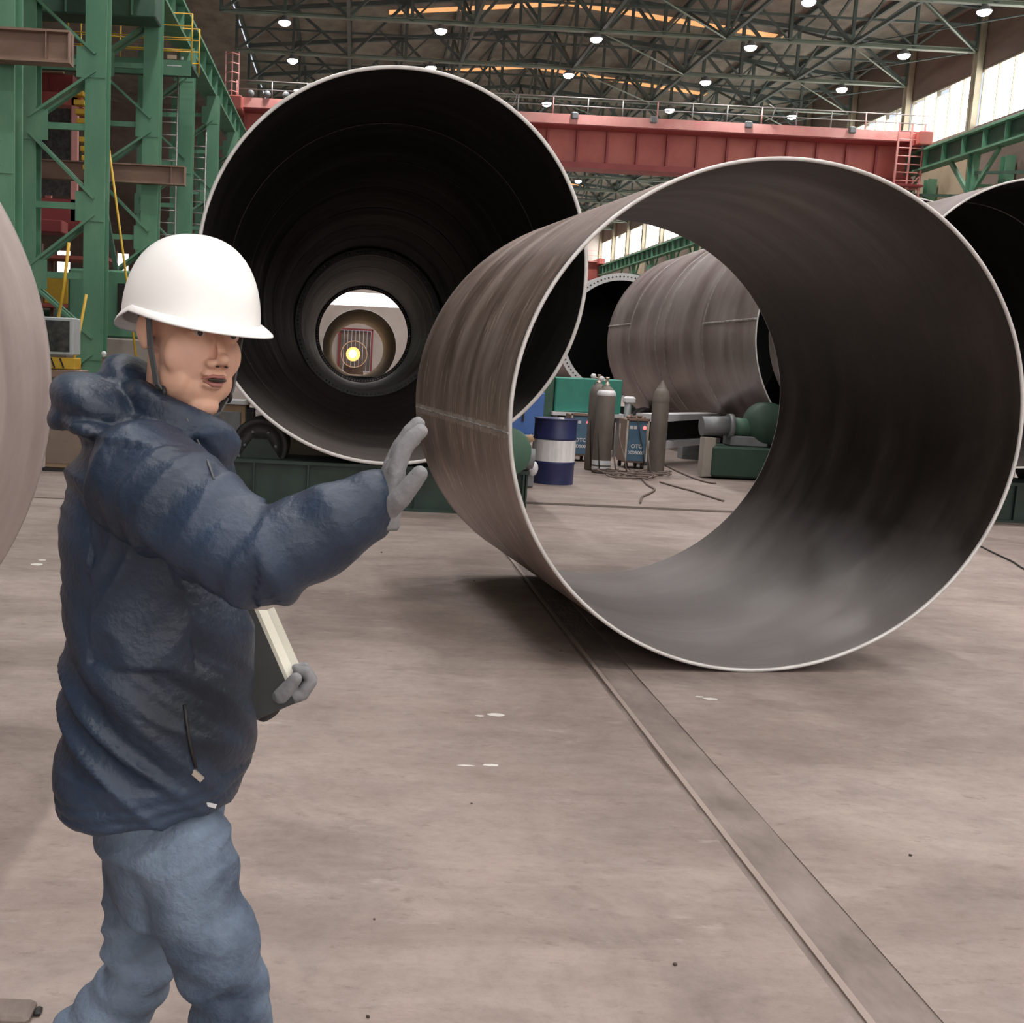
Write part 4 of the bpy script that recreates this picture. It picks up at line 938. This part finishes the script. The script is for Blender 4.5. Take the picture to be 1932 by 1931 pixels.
for x in (2.0, 9.0, 12.4, 16.5, 21): MB().cbox(x-.16, x+.16, -1.1, -.9, 12.05, 12.35, .05).obj('lamp_box', M['mach'], t)
for x in (4.8, 6.1, 17.2): MB().tube([(x, -.97, 12.4), (x+.25, -1.1, 12.5), (x+.35, -1.1, 12.9), (x+.1, -1.0, 13.1)], .02, 6).obj('looped_hose', M['railgrey'], t)
for x in (gx0+.3, gx1-.3):
    MB().cbox(x-.3, x+.3, -1.6, 1.9, 11.64, 12.2, .04).obj('end_truck', M['redpaint'], t)
    for y in (-1.2, 1.5): MB().lathe([(.0001, -.07), (.2, -.07), (.2, .07), (.0001, .07)], 20, (x-.1 if x < 0 else x+.05, y, 11.72), 'X').obj('wheel', M['mach'], t)
# right end ladder tower (cage) and left end ladder cage
for k, (xa, lab) in enumerate(((gx1-.75, ''),)):
    for dx in (0, .55, 1.1): MB().bar((xa-.6+dx, -1.3, 8.6), (xa-.6+dx, -1.3, 12.5), .07, .07).obj('access_post', M['pink'], t)
    for i in range(11): MB().tube([(xa-.6, -1.3, 8.8+i*.34), (xa+.5, -1.3, 8.8+i*.34)], .025, 6).obj('access_rung', M['pink'], t)
    MB().bar((xa-.6, -1.3, 9.2), (xa+.5, -1.3, 10.4), .04, .04).obj('access_brace', M['pink'], t); MB().cbox(xa-2.0, xa+.6, -1.5, -.3, 9.9, 10.0, .01).obj('landing', M['reddk'], t)
xa = gx0-.15
for dx in (0, .28, .55): MB().bar((xa+dx, -1.3, 11.9), (xa+dx, -1.3, 14.0), .05, .05).obj('cage_post', M['pink'], t)
for i in range(6): MB().tube([(xa, -1.3, 12.0+i*.38), (xa+.275, -1.55, 12.0+i*.38), (xa+.55, -1.3, 12.0+i*.38)], .025, 6).obj('cage_hoop', M['pink'], t)
for x in (.9, 1.6, 2.4, 3.1): MB().ell((gx0+x, -1.0, 12.42), (.16, .12, .16), 10).obj('signal_lamp', M['mach'], t)
# farther crane
t = thing('overhead_crane', 'second, far red crane girder below the bright left end of the clerestory', 'crane', (0, 112, 0))
MB().box(gx0, gx1, 0, .9, 10.3, 11.9).obj('girder', M['redpaint'], t); MB().box(gx0, gx1, -.1, 1.0, 10.15, 10.3).obj('bottom_flange', M['reddk'], t); MB().box(gx0, gx1, -.7, 0, 11.9, 12.0).obj('walkway', M['pink'], t)
railing(t, gx0, gx1, -.65, 12.0, 1.0, 16, M['pink'], 2)
for x in (gx0+.3, gx1-.3): MB().cbox(x-.3, x+.3, -1.6, 1.9, 11.64, 12.2, .04).obj('end_truck', M['redpaint'], t)

# ------------------------------------------------------------------ the man
def fuse(mb, voxel, smooth=6, fac=.5, disp=None):
    """voxel-union of closed pieces, smoothed; disp(co, no) -> offset along the normal"""
    me = bpy.data.meshes.new('tmp'); me.from_pydata(mb.v, [], mb.f); me.update()
    o = bpy.data.objects.new('tmp', me); COL.objects.link(o)
    r = o.modifiers.new('r', 'REMESH'); r.mode = 'VOXEL'; r.voxel_size = voxel; r.use_smooth_shade = True
    if smooth:
        s = o.modifiers.new('s', 'SMOOTH'); s.iterations = smooth; s.factor = fac
    dg = bpy.context.evaluated_depsgraph_get(); out = bpy.data.meshes.new_from_object(o.evaluated_get(dg))
    bpy.data.objects.remove(o); bpy.data.meshes.remove(me)
    if disp:
        nr = [v.normal.copy() for v in out.vertices]
        for v, n in zip(out.vertices, nr): v.co += n*disp(v.co, n)
        out.update()
    out.polygons.foreach_set('use_smooth', [True]*len(out.polygons))
    return out
def part(name, me, m, parent):
    me.materials.clear(); me.materials.append(m); me.name = name
    return link_mesh(name, me, parent)
man = thing('person', 'man in navy hooded jacket, faded jeans and white hard hat, raising one arm', 'person', (0, 0, 0))
MY = 2.05
def X(px, py=1200, Y=MY): return W(px, py, Y).x
def Z(py, px=300, Y=MY): return W(px, py, Y).z

# head frame
HA = R_(40)
fw = Vector((math.sin(HA), -math.cos(HA), -.06)).normalized(); rt0 = Vector((math.cos(HA), math.sin(HA), 0)); 
rt = (-rt0+Vector((0, 0, .04))).normalized(); upv = rt.cross(fw).normalized(); upv = -upv if upv.z < 0 else upv
HO = W(360, 623, MY)
def h(x, y, z): return HO+rt*x+fw*y+upv*z
HR = Matrix((rt, fw, upv)).transposed()
body = MB()
def h(x, y, z): return HO+rt*x*1.13+fw*y*1.05+upv*z*1.06
def he(c, r, n=18): body.ell(h(*c), (r[0]*1.13, r[1]*1.05, r[2]*1.06), n, HR)
he((0, -.012, .035), (.074, .095, .092), 24); he((0, .03, -.035), (.064, .060, .080), 24); he((0, .028, -.092), (.052, .056, .046)); he((0, .060, -.124), (.028, .024, .020))
for s in (-1, 1):
    he((s*.034, .046, -.040), (.037, .025, .042)); he((s*.030, .080, .020), (.028, .013, .010)); he((s*.040, .02, -.085), (.022, .05, .036))
    he((s*.0135, .097, -.050), (.010, .012, .008), 12)
    he((s*.074, -.012, -.012), (.010, .020, .031), 12); he((s*.079, -.018, -.004), (.006, .018, .026), 12)
    he((s*.031, .073, -.004), (.017, .014, .010), 12)
body.loft([(h(0, .078, .012), rt*.008, upv*.012), (h(0, .094, -.012), rt*.009, upv*.010), (h(0, .106, -.034), rt*.012, upv*.011), (h(0, .104, -.047), rt*.013, upv*.008)], 12)
he((0, .110, -.042), (.0115, .011, .0105), 12)
he((0, .0885, -.0685), (.025, .012, .0065), 12); he((0, .086, -.0865), (.021, .012, .0075), 12); he((0, .086, -.060), (.020, .011, .012), 12)
NK = W(335, 800, MY+.02)
body.limb([h(0, -.035, -.03), h(0, -.03, -.11), NK, NK+Vector((-.02, .0, -.10))], [.056, .057, .060, .10], 20, (0, 1, 0))
# trunk and limbs under the clothes, hands
PEL = Vector((X(300), 2.08, Z(1540))); CH = Vector((X(270), 2.08, Z(1000)))
body.loft([(Vector((X(300), 2.08, Z(1640))), Vector((.07, 0, 0)), Vector((0, .11, 0))), (PEL, Vector((.09, 0, 0)), Vector((0, .125, 0))), (Vector((X(285), 2.08, Z(1300))), Vector((.10, 0, 0)), Vector((0, .13, 0))), (CH, Vector((.115, 0, 0)), Vector((0, .16, 0))), (Vector((X(285), 2.08, Z(860))), Vector((.08, 0, 0)), Vector((0, .15, 0))), (NK, Vector((.05, 0, 0)), Vector((0, .06, 0)))], 24)
SH = W(262, 905, 1.87); EL = W(492, 1062, 1.74); WR = W(722, 935, 1.76)
SHL = W(330, 900, 2.26); ELL = W(395, 1170, 2.32); WRL = W(492, 1322, 2.22)
body.limb([SH, SH.lerp(EL, .5), EL], [.055, .050, .042]); body.limb([EL, EL.lerp(WR, .4), WR, WR+(WR-EL).normalized()*.03], [.042, .040, .028, .027])
body.limb([SHL, SHL.lerp(ELL, .5), ELL], [.055, .050, .042]); body.limb([ELL, ELL.lerp(WRL, .4), WRL], [.042, .040, .028])
# legs: near leg swings forward, far leg behind
HN = Vector((X(350), 1.98, Z(1570))); KN = W(432, 1862, 1.93); AN = Vector((KN.x+.03, 1.95, .10))
HF = Vector((X(285), 2.17, Z(1570))); KF = W(262, 1850, 2.15); AF = Vector((KF.x-.13, 2.16, .12))
for a, k, b in ((HN, KN, AN), (HF, KF, AF)):
    body.limb([a, a.lerp(k, .5), k, k.lerp(b, .35), b], [.070, .068, .052, .054, .036])
    body.limb([b+Vector((-.04, 0, -.04)), b+Vector((.10, -.01, -.06))], [.035, .032])
def hand(wr, dr, pn, th, lens=(.074, .082, .077, .060), curl=(.25, .2, .25, .35), glove_r=.0105, spread=.35, tc=.2):
    """wrist wr, finger direction dr, palm normal pn (fingers curl toward it), th = side on which the thumb sits"""
    dr = dr.normalized(); pn = (pn-dr*pn.dot(dr)).normalized(); sd = (th-dr*th.dot(dr)-pn*th.dot(pn)).normalized()
    mb = MB()
    mb.loft([(wr-dr*.015, sd*.027, pn*.020), (wr+dr*.012, sd*.032, pn*.019), (wr+dr*.045, sd*.043, pn*.018), (wr+dr*.078, sd*.044, pn*.015), (wr+dr*.092, sd*.036, pn*.010)], 18)
    for i in range(4):
        off = (.031-.0205*i); b = wr+dr*.082+sd*off; d = (dr+sd*(off*spread*3)).normalized(); p = [b-d*.01, b]; L_ = lens[i]; a = 0
        for seg, c_ in ((.45, .8), (.30, 1.2), (.25, 1.0)):
            a += curl[i]*c_; q = d*math.cos(a)+pn*math.sin(a); p.append(p[-1]+q*L_*seg)
        mb.limb(p, [glove_r*1.05, glove_r*1.05, glove_r, glove_r*.93, glove_r*.8], 12, sd)
    b = wr+dr*.022+sd*.030; d1 = (sd*.75+dr*.62+pn*.35).normalized(); d2 = (sd*.35+dr*.9+pn*(.25+tc)).normalized()
    mb.limb([b-d1*.012, b+d1*.030, b+d1*.030+d2*.030, b+d1*.030+d2*.052], [.015, .0135, .0115, .0095], 12, pn)
    return mb
HB = WR+Vector((.008, 0, -.036))
h1 = hand(HB, Vector((.10, .03, 1.0)), Vector((1, .1, .0)), Vector((.1, -1, 0)))
for k_ in range(1): pass
h2 = hand(WRL+Vector((.004, 0, .0)), Vector((.92, .1, .22)), Vector((-.3, .1, 1)), Vector((0, -1, .1)), curl=(.95, 1.0, 1.05, 1.1), tc=.5)
for q in (h1, h2): body.add(q.v, q.f, True)
sk = fuse(body, .0034, 6, .5)
bo = part('body', sk, M['skin'], man)
def glove(mb, name):
    g_ = MB(); g_.add(mb.v, mb.f, True)
    me = fuse(g_, .0026, 3, .5, lambda c, n: .0036)
    return part(name, me, M['glove'], man)
g1 = glove(h1, 'glove'); g1['label'] = 'grey glove on the raised hand'; g2 = glove(h2, 'glove'); g2['label'] = 'grey glove on the far hand'
# eyes, brows, mouth
for s in (-1, 1):
    e = MB().ell(h(s*.031, .0785, -.002), (.0125, .0105, .0085), 14, HR).obj('eye', M['eye'], man); MB().ell(h(s*.031+.002, .0875, -.002), (.0055, .0028, .0055), 12, HR).obj('iris', M['iris'], e)
    MB().limb([h(s*.012, .0945, .018), h(s*.030, .0965, .022), h(s*.048, .084, .016)], [.0035, .0042, .0025], 8).obj('eyebrow', M['hair'], man)
    MB().limb([h(s*.014, .089, .004), h(s*.031, .0915, .0085), h(s*.046, .083, .002)], [.002, .003, .002], 8).obj('eyelid', M['skin'], man)
MB().ell(h(0, .0975, -.0770), (.020, .0035, .0040), 14, HR).obj('mouth', M['iris'], man)
MB().loft([(h(-.023, .087, -.0765), upv*.001, fw*.001), (h(-.010, .0985, -.0705), upv*.0035, fw*.004), (h(0, .1005, -.0712), upv*.0032, fw*.004), (h(.010, .0985, -.0705), upv*.0035, fw*.004), (h(.023, .087, -.0765), upv*.001, fw*.001)], 10).obj('upper_lip', M['lip'], man)
MB().loft([(h(-.020, .087, -.0800), upv*.001, fw*.001), (h(-.008, .096, -.0850), upv*.0042, fw*.0045), (h(.008, .096, -.0850), upv*.0042, fw*.0045), (h(.020, .087, -.0800), upv*.001, fw*.001)], 10).obj('lower_lip', M['lip'], man)
for s in (-1, 1): MB().ell(h(s*.008, .1075, -.0535), (.0042, .004, .002), 8, HR).obj('nostril', M['iris'], man)
# short hair below the helmet
hm = MB(); n = 28
def cap(mb, rx, ry, rz, c, z0f, z1f, front_cut):
    vs = []; m = 10
    for i in range(m+1):
        for j in range(n):
            t_ = 2*math.pi*j/n; zf = z0f+(z1f-z0f)*i/m
            if math.sin(t_) > front_cut: zf = max(zf, .28)
            q = math.sqrt(max(0, 1-zf*zf)); vs.append(h(c[0]+rx*q*math.cos(t_), c[1]+ry*q*math.sin(t_), c[2]+rz*zf))
    mb.add(vs, [(i*n+j, i*n+(j+1) % n, (i+1)*n+(j+1) % n, (i+1)*n+j) for i in range(m) for j in range(n)], True)
cap(hm, .0785, .0995, .096, (0, -.012, .035), -.62, .75, .15)
hm.obj('hair', M['hair'], man)

# hard hat

HC = (0, -.006, .040)                                   # dome centre in the head frame
TILT = R_(4)
def hp_(x, y, z):
    y2 = y*math.cos(TILT)-z*math.sin(TILT); z2 = y*math.sin(TILT)+z*math.cos(TILT)
    return h((HC[0]+x)/1.13, (HC[1]+y2)/1.05, (HC[2]+z2)/1.06)
def brim_z(t): # height of the lower edge around the hat; t=90deg is the front
    s = math.sin(t); return -.030+.020*(1-abs(s))**1.2 - (.004*s if s > 0 else -.004*s)
def hat_shell(off=0.):
    vs = []; nn = 72; rows_ = 16
    for i in range(rows_+1):
        a = (math.pi/2)*(1-i/rows_)
        for j in range(nn):
            t_ = 2*math.pi*j/nn; s = math.sin(t_)
            rx, ry, rz = .120-off, (.142 if s > 0 else .138)-off, .130-off
            ca = math.cos(a)**.86; zz = rz*math.sin(a); k = i/rows_
            zz = zz*(1) + brim_z(t_)*k**3
            ridge = 0*math.exp(-(math.cos(t_)/.16)**2)*math.sin(a)
            vs.append(hp_(rx*ca*math.cos(t_), ry*ca*s, zz+ridge))
    return vs, nn, rows_
hb = MB(); vs, nn, rows_ = hat_shell(); 
hb.add(vs, [(i*nn+j, (i+1)*nn+j, (i+1)*nn+(j+1) % nn, i*nn+(j+1) % nn) for i in range(rows_) for j in range(nn)], True)
vs, nn, rows_ = hat_shell(.004)
hb.add(vs, [(i*nn+j, i*nn+(j+1) % nn, (i+1)*nn+(j+1) % nn, (i+1)*nn+j) for i in range(rows_) for j in range(nn)], True)
hat = hb.obj('hard_hat', M['helmet'], man)
bb = MB(); vs = []
for (o_, dz) in ((-.004, .004), (.35, .002), (.8, -.003), (1.0, -.0065), (1.0, -.0095), (.8, -.007), (.35, -.003), (-.004, .0)):
    for j in range(nn):
        t_ = 2*math.pi*j/nn; s = math.sin(t_); c_ = math.cos(t_)
        wd_ = .007+(.034*max(0, s)**2 if s > 0 else .014*abs(s)**2)
        w2_ = wd_*max(o_, 0)+(-.004 if o_ < 0 else 0)
        drop = (dz - .010*max(0, s)**2*max(o_, 0) - .004*max(0, -s)*max(o_, 0))
        vs.append(hp_((.120+w2_)*c_, ((.142 if s > 0 else .138)+w2_)*s, brim_z(t_)+drop))
bb.add(vs, [(i*nn+j, i*nn+(j+1) % nn, ((i+1) % 8)*nn+(j+1) % nn, ((i+1) % 8)*nn+j) for i in range(8) for j in range(nn)], True)
bb.obj('brim', M['helmet'], hat)
sb = MB()
for s_ in (-1, 1):
    pts = [hp_(s_*.100, .012, -.012), h(s_*.087, .018, .012), h(s_*.0815, .020, -.035), h(s_*.070, .030, -.095), h(s_*.040, .044, -.135), h(0, .050, -.152)]
    for i in range(len(pts)-1): sb.bar(pts[i], pts[i+1].lerp(pts[i+1], 1), .0035, .016, fw)
sb.obj('chin_strap', M['strap'], hat)
MB().ell(h(.062, .036, -.108), (.006, .012, .013), 10, HR).obj('strap_buckle', M['black'], hat); MB().ell(h(-.062, .036, -.108), (.006, .012, .013), 10, HR).obj('strap_buckle', M['black'], hat)

# jacket
jk = MB()
def sec(py, x0, x1, b, yc=2.08, dx=0.): 
    a, c_ = X(x0, py), X(x1, py); z = Z(py, (x0+x1)/2)
    return (Vector(((a+c_)/2, yc, z)), Vector(((c_-a)/2, 0, 0)), Vector((0, b, 0)))
def tl(c_, a_, b_, dz): return (c_, a_+Vector((0, 0, dz)), b_)
jk.loft([tl(*sec(1504, 106, 462, .215), .026), tl(*sec(1492, 102, 466, .222), .025), tl(*sec(1465, 100, 474, .225), .015), sec(1425, 100, 479, .225), sec(1300, 112, 484, .215), sec(1150, 112, 474, .205), sec(1040, 112, 462, .205), sec(960, 114, 452, .205), sec(890, 124, 440, .205), sec(845, 140, 425, .190), sec(805, 170, 415, .150), sec(770, 205, 405, .100)], 48)
for s0, s1, s2 in ((SH, EL, WR), (SHL, ELL, WRL)):
    ab = (s0-Vector((X(290)-X(290), 0, 0)))
    jk.limb([s0+Vector((-.01, .03 if s0 is SH else -.03, .005)), s0.lerp(s1, .35), s0.lerp(s1, .7), s1], [.105, .100, .090, .082], 22)
    f0 = s1; f1 = s2-(s2-s1).normalized()*.012
    jk.limb([f0, f0.lerp(f1, .3), f0.lerp(f1, .65), f1], [.082, .078, .070, .054], 22)
# collar ring and fallen hood
def ringloft(mb, pts, rs, n=16):
    P = pts; m = len(P); vs = []
    for i in range(m):
        d = (P[(i+1) % m]-P[i-1]).normalized(); x = d.cross(Vector((0, 0, 1))).normalized(); y = x.cross(d).normalized(); ra, rb = rs[i]
        vs += [P[i]+x*ra*math.cos(2*math.pi*j/n)+y*rb*math.sin(2*math.pi*j/n) for j in range(n)]
    mb.add(vs, [(i*n+j, i*n+(j+1) % n, ((i+1) % m)*n+(j+1) % n, ((i+1) % m)*n+j) for i in range(m) for j in range(n)], True)
cp = []; cr = []
for k in range(28):
    a = 2*math.pi*k/28; x = math.cos(a); y = math.sin(a)
    px = 338+92*x; py_ = 796+46*x; cp.append(W(px, py_, 2.06+.092*y)); cr.append((.022, .034))
ringloft(jk, cp, cr)
lp = [W(338+64*math.cos(a_), 792+40*math.cos(a_), 2.06+.066*math.sin(a_)) for a_ in [2*math.pi*k/28 for k in range(28)]]
jk.ell(W(205, 765, 2.10), (.115, .165, .055), 28, Matrix.Rotation(R_(14), 3, 'Y'))
jk.ell(W(150, 785, 2.10), (.055, .130, .045), 24, Matrix.Rotation(R_(10), 3, 'Y'))
jk.ell(W(255, 725, 2.14), (.075, .105, .040), 24, Matrix.Rotation(R_(35), 3, 'Y'))
jk.ell(W(215, 812, 2.08), (.100, .180, .030), 24, Matrix.Rotation(R_(18), 3, 'Y'))
def folds(c, n):
    z = c.z; p = c
    wob = noise.noise(Vector((p.x*3, p.y*3, p.z*3)))*.9
    q = (p.x*1.05+p.z*.95)*19+wob*1.6+p.y*1.2
    d = 0
    onarm = (p.y < 1.90 and p.z > 1.04)
    if p.z > 1.44: # hood: creases running along it
        u = (p.x*.5+p.z)*30+wob*2; d = .0065*(1-abs(noise.noise(Vector((u*.35, p.y*2.5, p.x*3))))*3.2)
        return max(min(d, .006), -.010)
    if onarm:
        ax = (EL-SH).normalized() if p.x < EL.x else (WR-EL).normalized(); u = (p-EL).dot(ax)
        r = noise.noise(Vector((u*13+wob*.8, p.y*5, p.z*6+p.x*3))); d = .011*(.36-abs(r)*2.0)
        d += .004*math.exp(-(u/.05)**2)*math.sin(u*90)
    else:
        r = noise.noise(Vector((q*.58, p.y*1.2, (p.x-p.z)*1.3))); d = .022*(.30-abs(r)**.8*1.7)
        r2 = noise.noise(Vector((q*1.5, p.y*4+3, (p.x-p.z)*4))); d += .004*(.3-abs(r2)*2)
    if z < .82: d *= .45
    if d > 0 and not onarm: d *= .6
    z -= (p.x-X(284))*.17
    for zz in (.760, .784):                              # stitched hem
        d -= .004*math.exp(-((z-zz)/.004)**2)
    return max(min(d, .014), -.024)
jm = fuse(jk, .0065, 5, .5, folds)
jo = part('jacket', jm, M['jacket'], man)
ml = MB(); ringloft(ml, lp, [(.012, .032)]*28); ml.obj('collar_lining', M['lining'], jo)
# seams, pocket zip, hem tag, cuffs
def surf_y(px, py): # first jacket surface seen along the view ray
    o_ = Vector((0, 0, CAM_H)); r = (W(px, py, 2)-o_).normalized(); 
    dg = bpy.context.evaluated_depsgraph_get(); ok, loc, nr, ix = jo.ray_cast(o_, r); return loc if ok else W(px, py, 1.86)
bpy.context.view_layer.update()
pk = [surf_y(*p)+Vector((0, -.001, 0)) for p in ((348, 1330), (352, 1360), (356, 1390), (362, 1420), (370, 1450))]
MB().tube(pk, .0035, 6).obj('pocket_zip', M['black'], jo)
q = surf_y(373, 1462); MB().bar(q+Vector((-.009, -.003, .007)), q+Vector((.009, -.003, -.009)), .006, .010).obj('zip_pull', M['zip'], jo)
q = surf_y(396, 1518); MB().bar(q+Vector((-.014, -.003, .003)), q+Vector((.012, -.003, -.003)), .003, .007).obj('hem_tag', M['plate'], jo)
pk = [surf_y(*p)+Vector((0, -.001, 0)) for p in ((352, 790), (372, 830), (392, 870), (404, 905))]
MB().tube(pk, .002, 6).obj('piping', M['strap'], jo)
for (s1, s2) in ((EL, WR), (ELL, WRL)):
    d_ = (s2-s1).normalized(); MB().limb([s2-d_*.05, s2-d_*.0, s2+d_*.018], [.046, .043, .036], 20).obj('knit_cuff', M['lining'], jo)

# jeans and shoes
jn = MB()
jn.loft([(Vector((X(312), 2.075, Z(1700))), Vector((.095, 0, 0)), Vector((0, .15, 0))), (Vector((X(308), 2.075, Z(1630))), Vector((.118, 0, 0)), Vector((0, .165, 0))), (Vector((X(305), 2.08, Z(1560))), Vector((.125, 0, 0)), Vector((0, .17, 0))), (Vector((X(300), 2.08, Z(1480))), Vector((.12, 0, 0)), Vector((0, .16, 0)))], 36)
for a, k, b in ((HN, KN, AN), (HF, KF, AF)):
    jn.limb([a+Vector((0, 0, .03)), a.lerp(k, .35), a.lerp(k, .7), k, k.lerp(b, .35), k.lerp(b, .7), b+Vector((0, 0, .02))], [.100, .097, .086, .078, .076, .070, .068], 24)
def jf(c, n):
    kx = KN if c.y < 2.06 else KF; u = c.z-kx.z
    r = noise.noise(Vector((c.x*4+c.z*4, c.y*4, c.z*12-c.x*8))); d = .014*(.33-abs(r)*2.0)
    d += .007*math.exp(-(u/.11)**2)*math.sin(c.z*95+c.x*30)*.6
    return max(min(d, .010), -.013)
jeans = part('jeans', fuse(jn, .007, 5, .5, jf), M['denim'], man)
for b in (AN, AF):
    s = MB(); s.loft([(b+Vector((-.075, 0, -.05)), Vector((0, .030, 0)), Vector((0, 0, .035))), (b+Vector((-.055, 0, -.045)), Vector((0, .040, 0)), Vector((0, 0, .05))), (b+Vector((.02, 0, -.05)), Vector((0, .045, 0)), Vector((0, 0, .05))), (b+Vector((.11, 0, -.068)), Vector((0, .050, 0)), Vector((0, 0, .034))), (b+Vector((.17, 0, -.078)), Vector((0, .042, 0)), Vector((0, 0, .022))), (b+Vector((.19, 0, -.08)), Vector((0, .02, 0)), Vector((0, 0, .012)))], 20)
    so = s.obj('shoe', M['shoe'], man)
    zb_ = b.z-.10
    MB().loft([(b+Vector((.055, 0, -b.z+.0)), Vector((.135, 0, 0)), Vector((0, .050, 0))), (b+Vector((.055, 0, -b.z+.028)), Vector((.138, 0, 0)), Vector((0, .052, 0)))], 24).obj('sole', M['rubber'], so)

# black folder with cream boards, held at the far side
fo_ = thing('document_folder', 'black folder with cream coloured boards sticking out, held at the waist of the man', 'folder')
fa, fb = W(473, 1148, 2.26), W(552, 1330, 2.18); fd = (fb-fa).normalized(); fn = Vector((.30, -.95, 0)).normalized(); fn = (fn-fd*fn.dot(fd)).normalized(); fx = fd.cross(fn).normalized()
if fx.x < 0: fx = -fx
def fquad(name, a0, a1, b0, b1, off, th, m):
    vs = [fa+fd*a+fx*b+fn*(off+t_) for t_ in (0, th) for a, b in ((a0, b0), (a1, b0), (a1, b1), (a0, b1))]
    return MB().add(vs, [(3, 2, 1, 0), (4, 5, 6, 7), (0, 1, 5, 4), (1, 2, 6, 5), (2, 3, 7, 6), (3, 0, 4, 7)]).obj(name, m, fo_)
LF = (fb-fa).length
fquad('cover', -.03, LF+.0, -.20, .004, 0, .014, M['folder'])
mb = MB(); pr = [(-.02, 0), (.012, .012), (.030, .0), (.046, .0)]; a0_ = [.0, .02, .028, .028]
vs = []; 
for i, (bx, dz) in enumerate(pr):
    for t_ in (-.0012, .0012):
        vs.append(fa+fd*a0_[i]*.6+fx*bx+fn*(-.004+dz+t_)); vs.append(fa+fd*(LF*.78)+fx*bx+fn*(-.004+dz+t_))
fs = []
for i in range(3):
    k = i*4; fs += [(k, k+1, k+5, k+4), (k+2, k+6, k+7, k+3), (k+0, k+4, k+6, k+2), (k+1, k+3, k+7, k+5)]
fs += [(0, 2, 3, 1), (12, 13, 15, 14)]
mb.add(vs, fs).obj('cream_board', M['paper'], fo_)
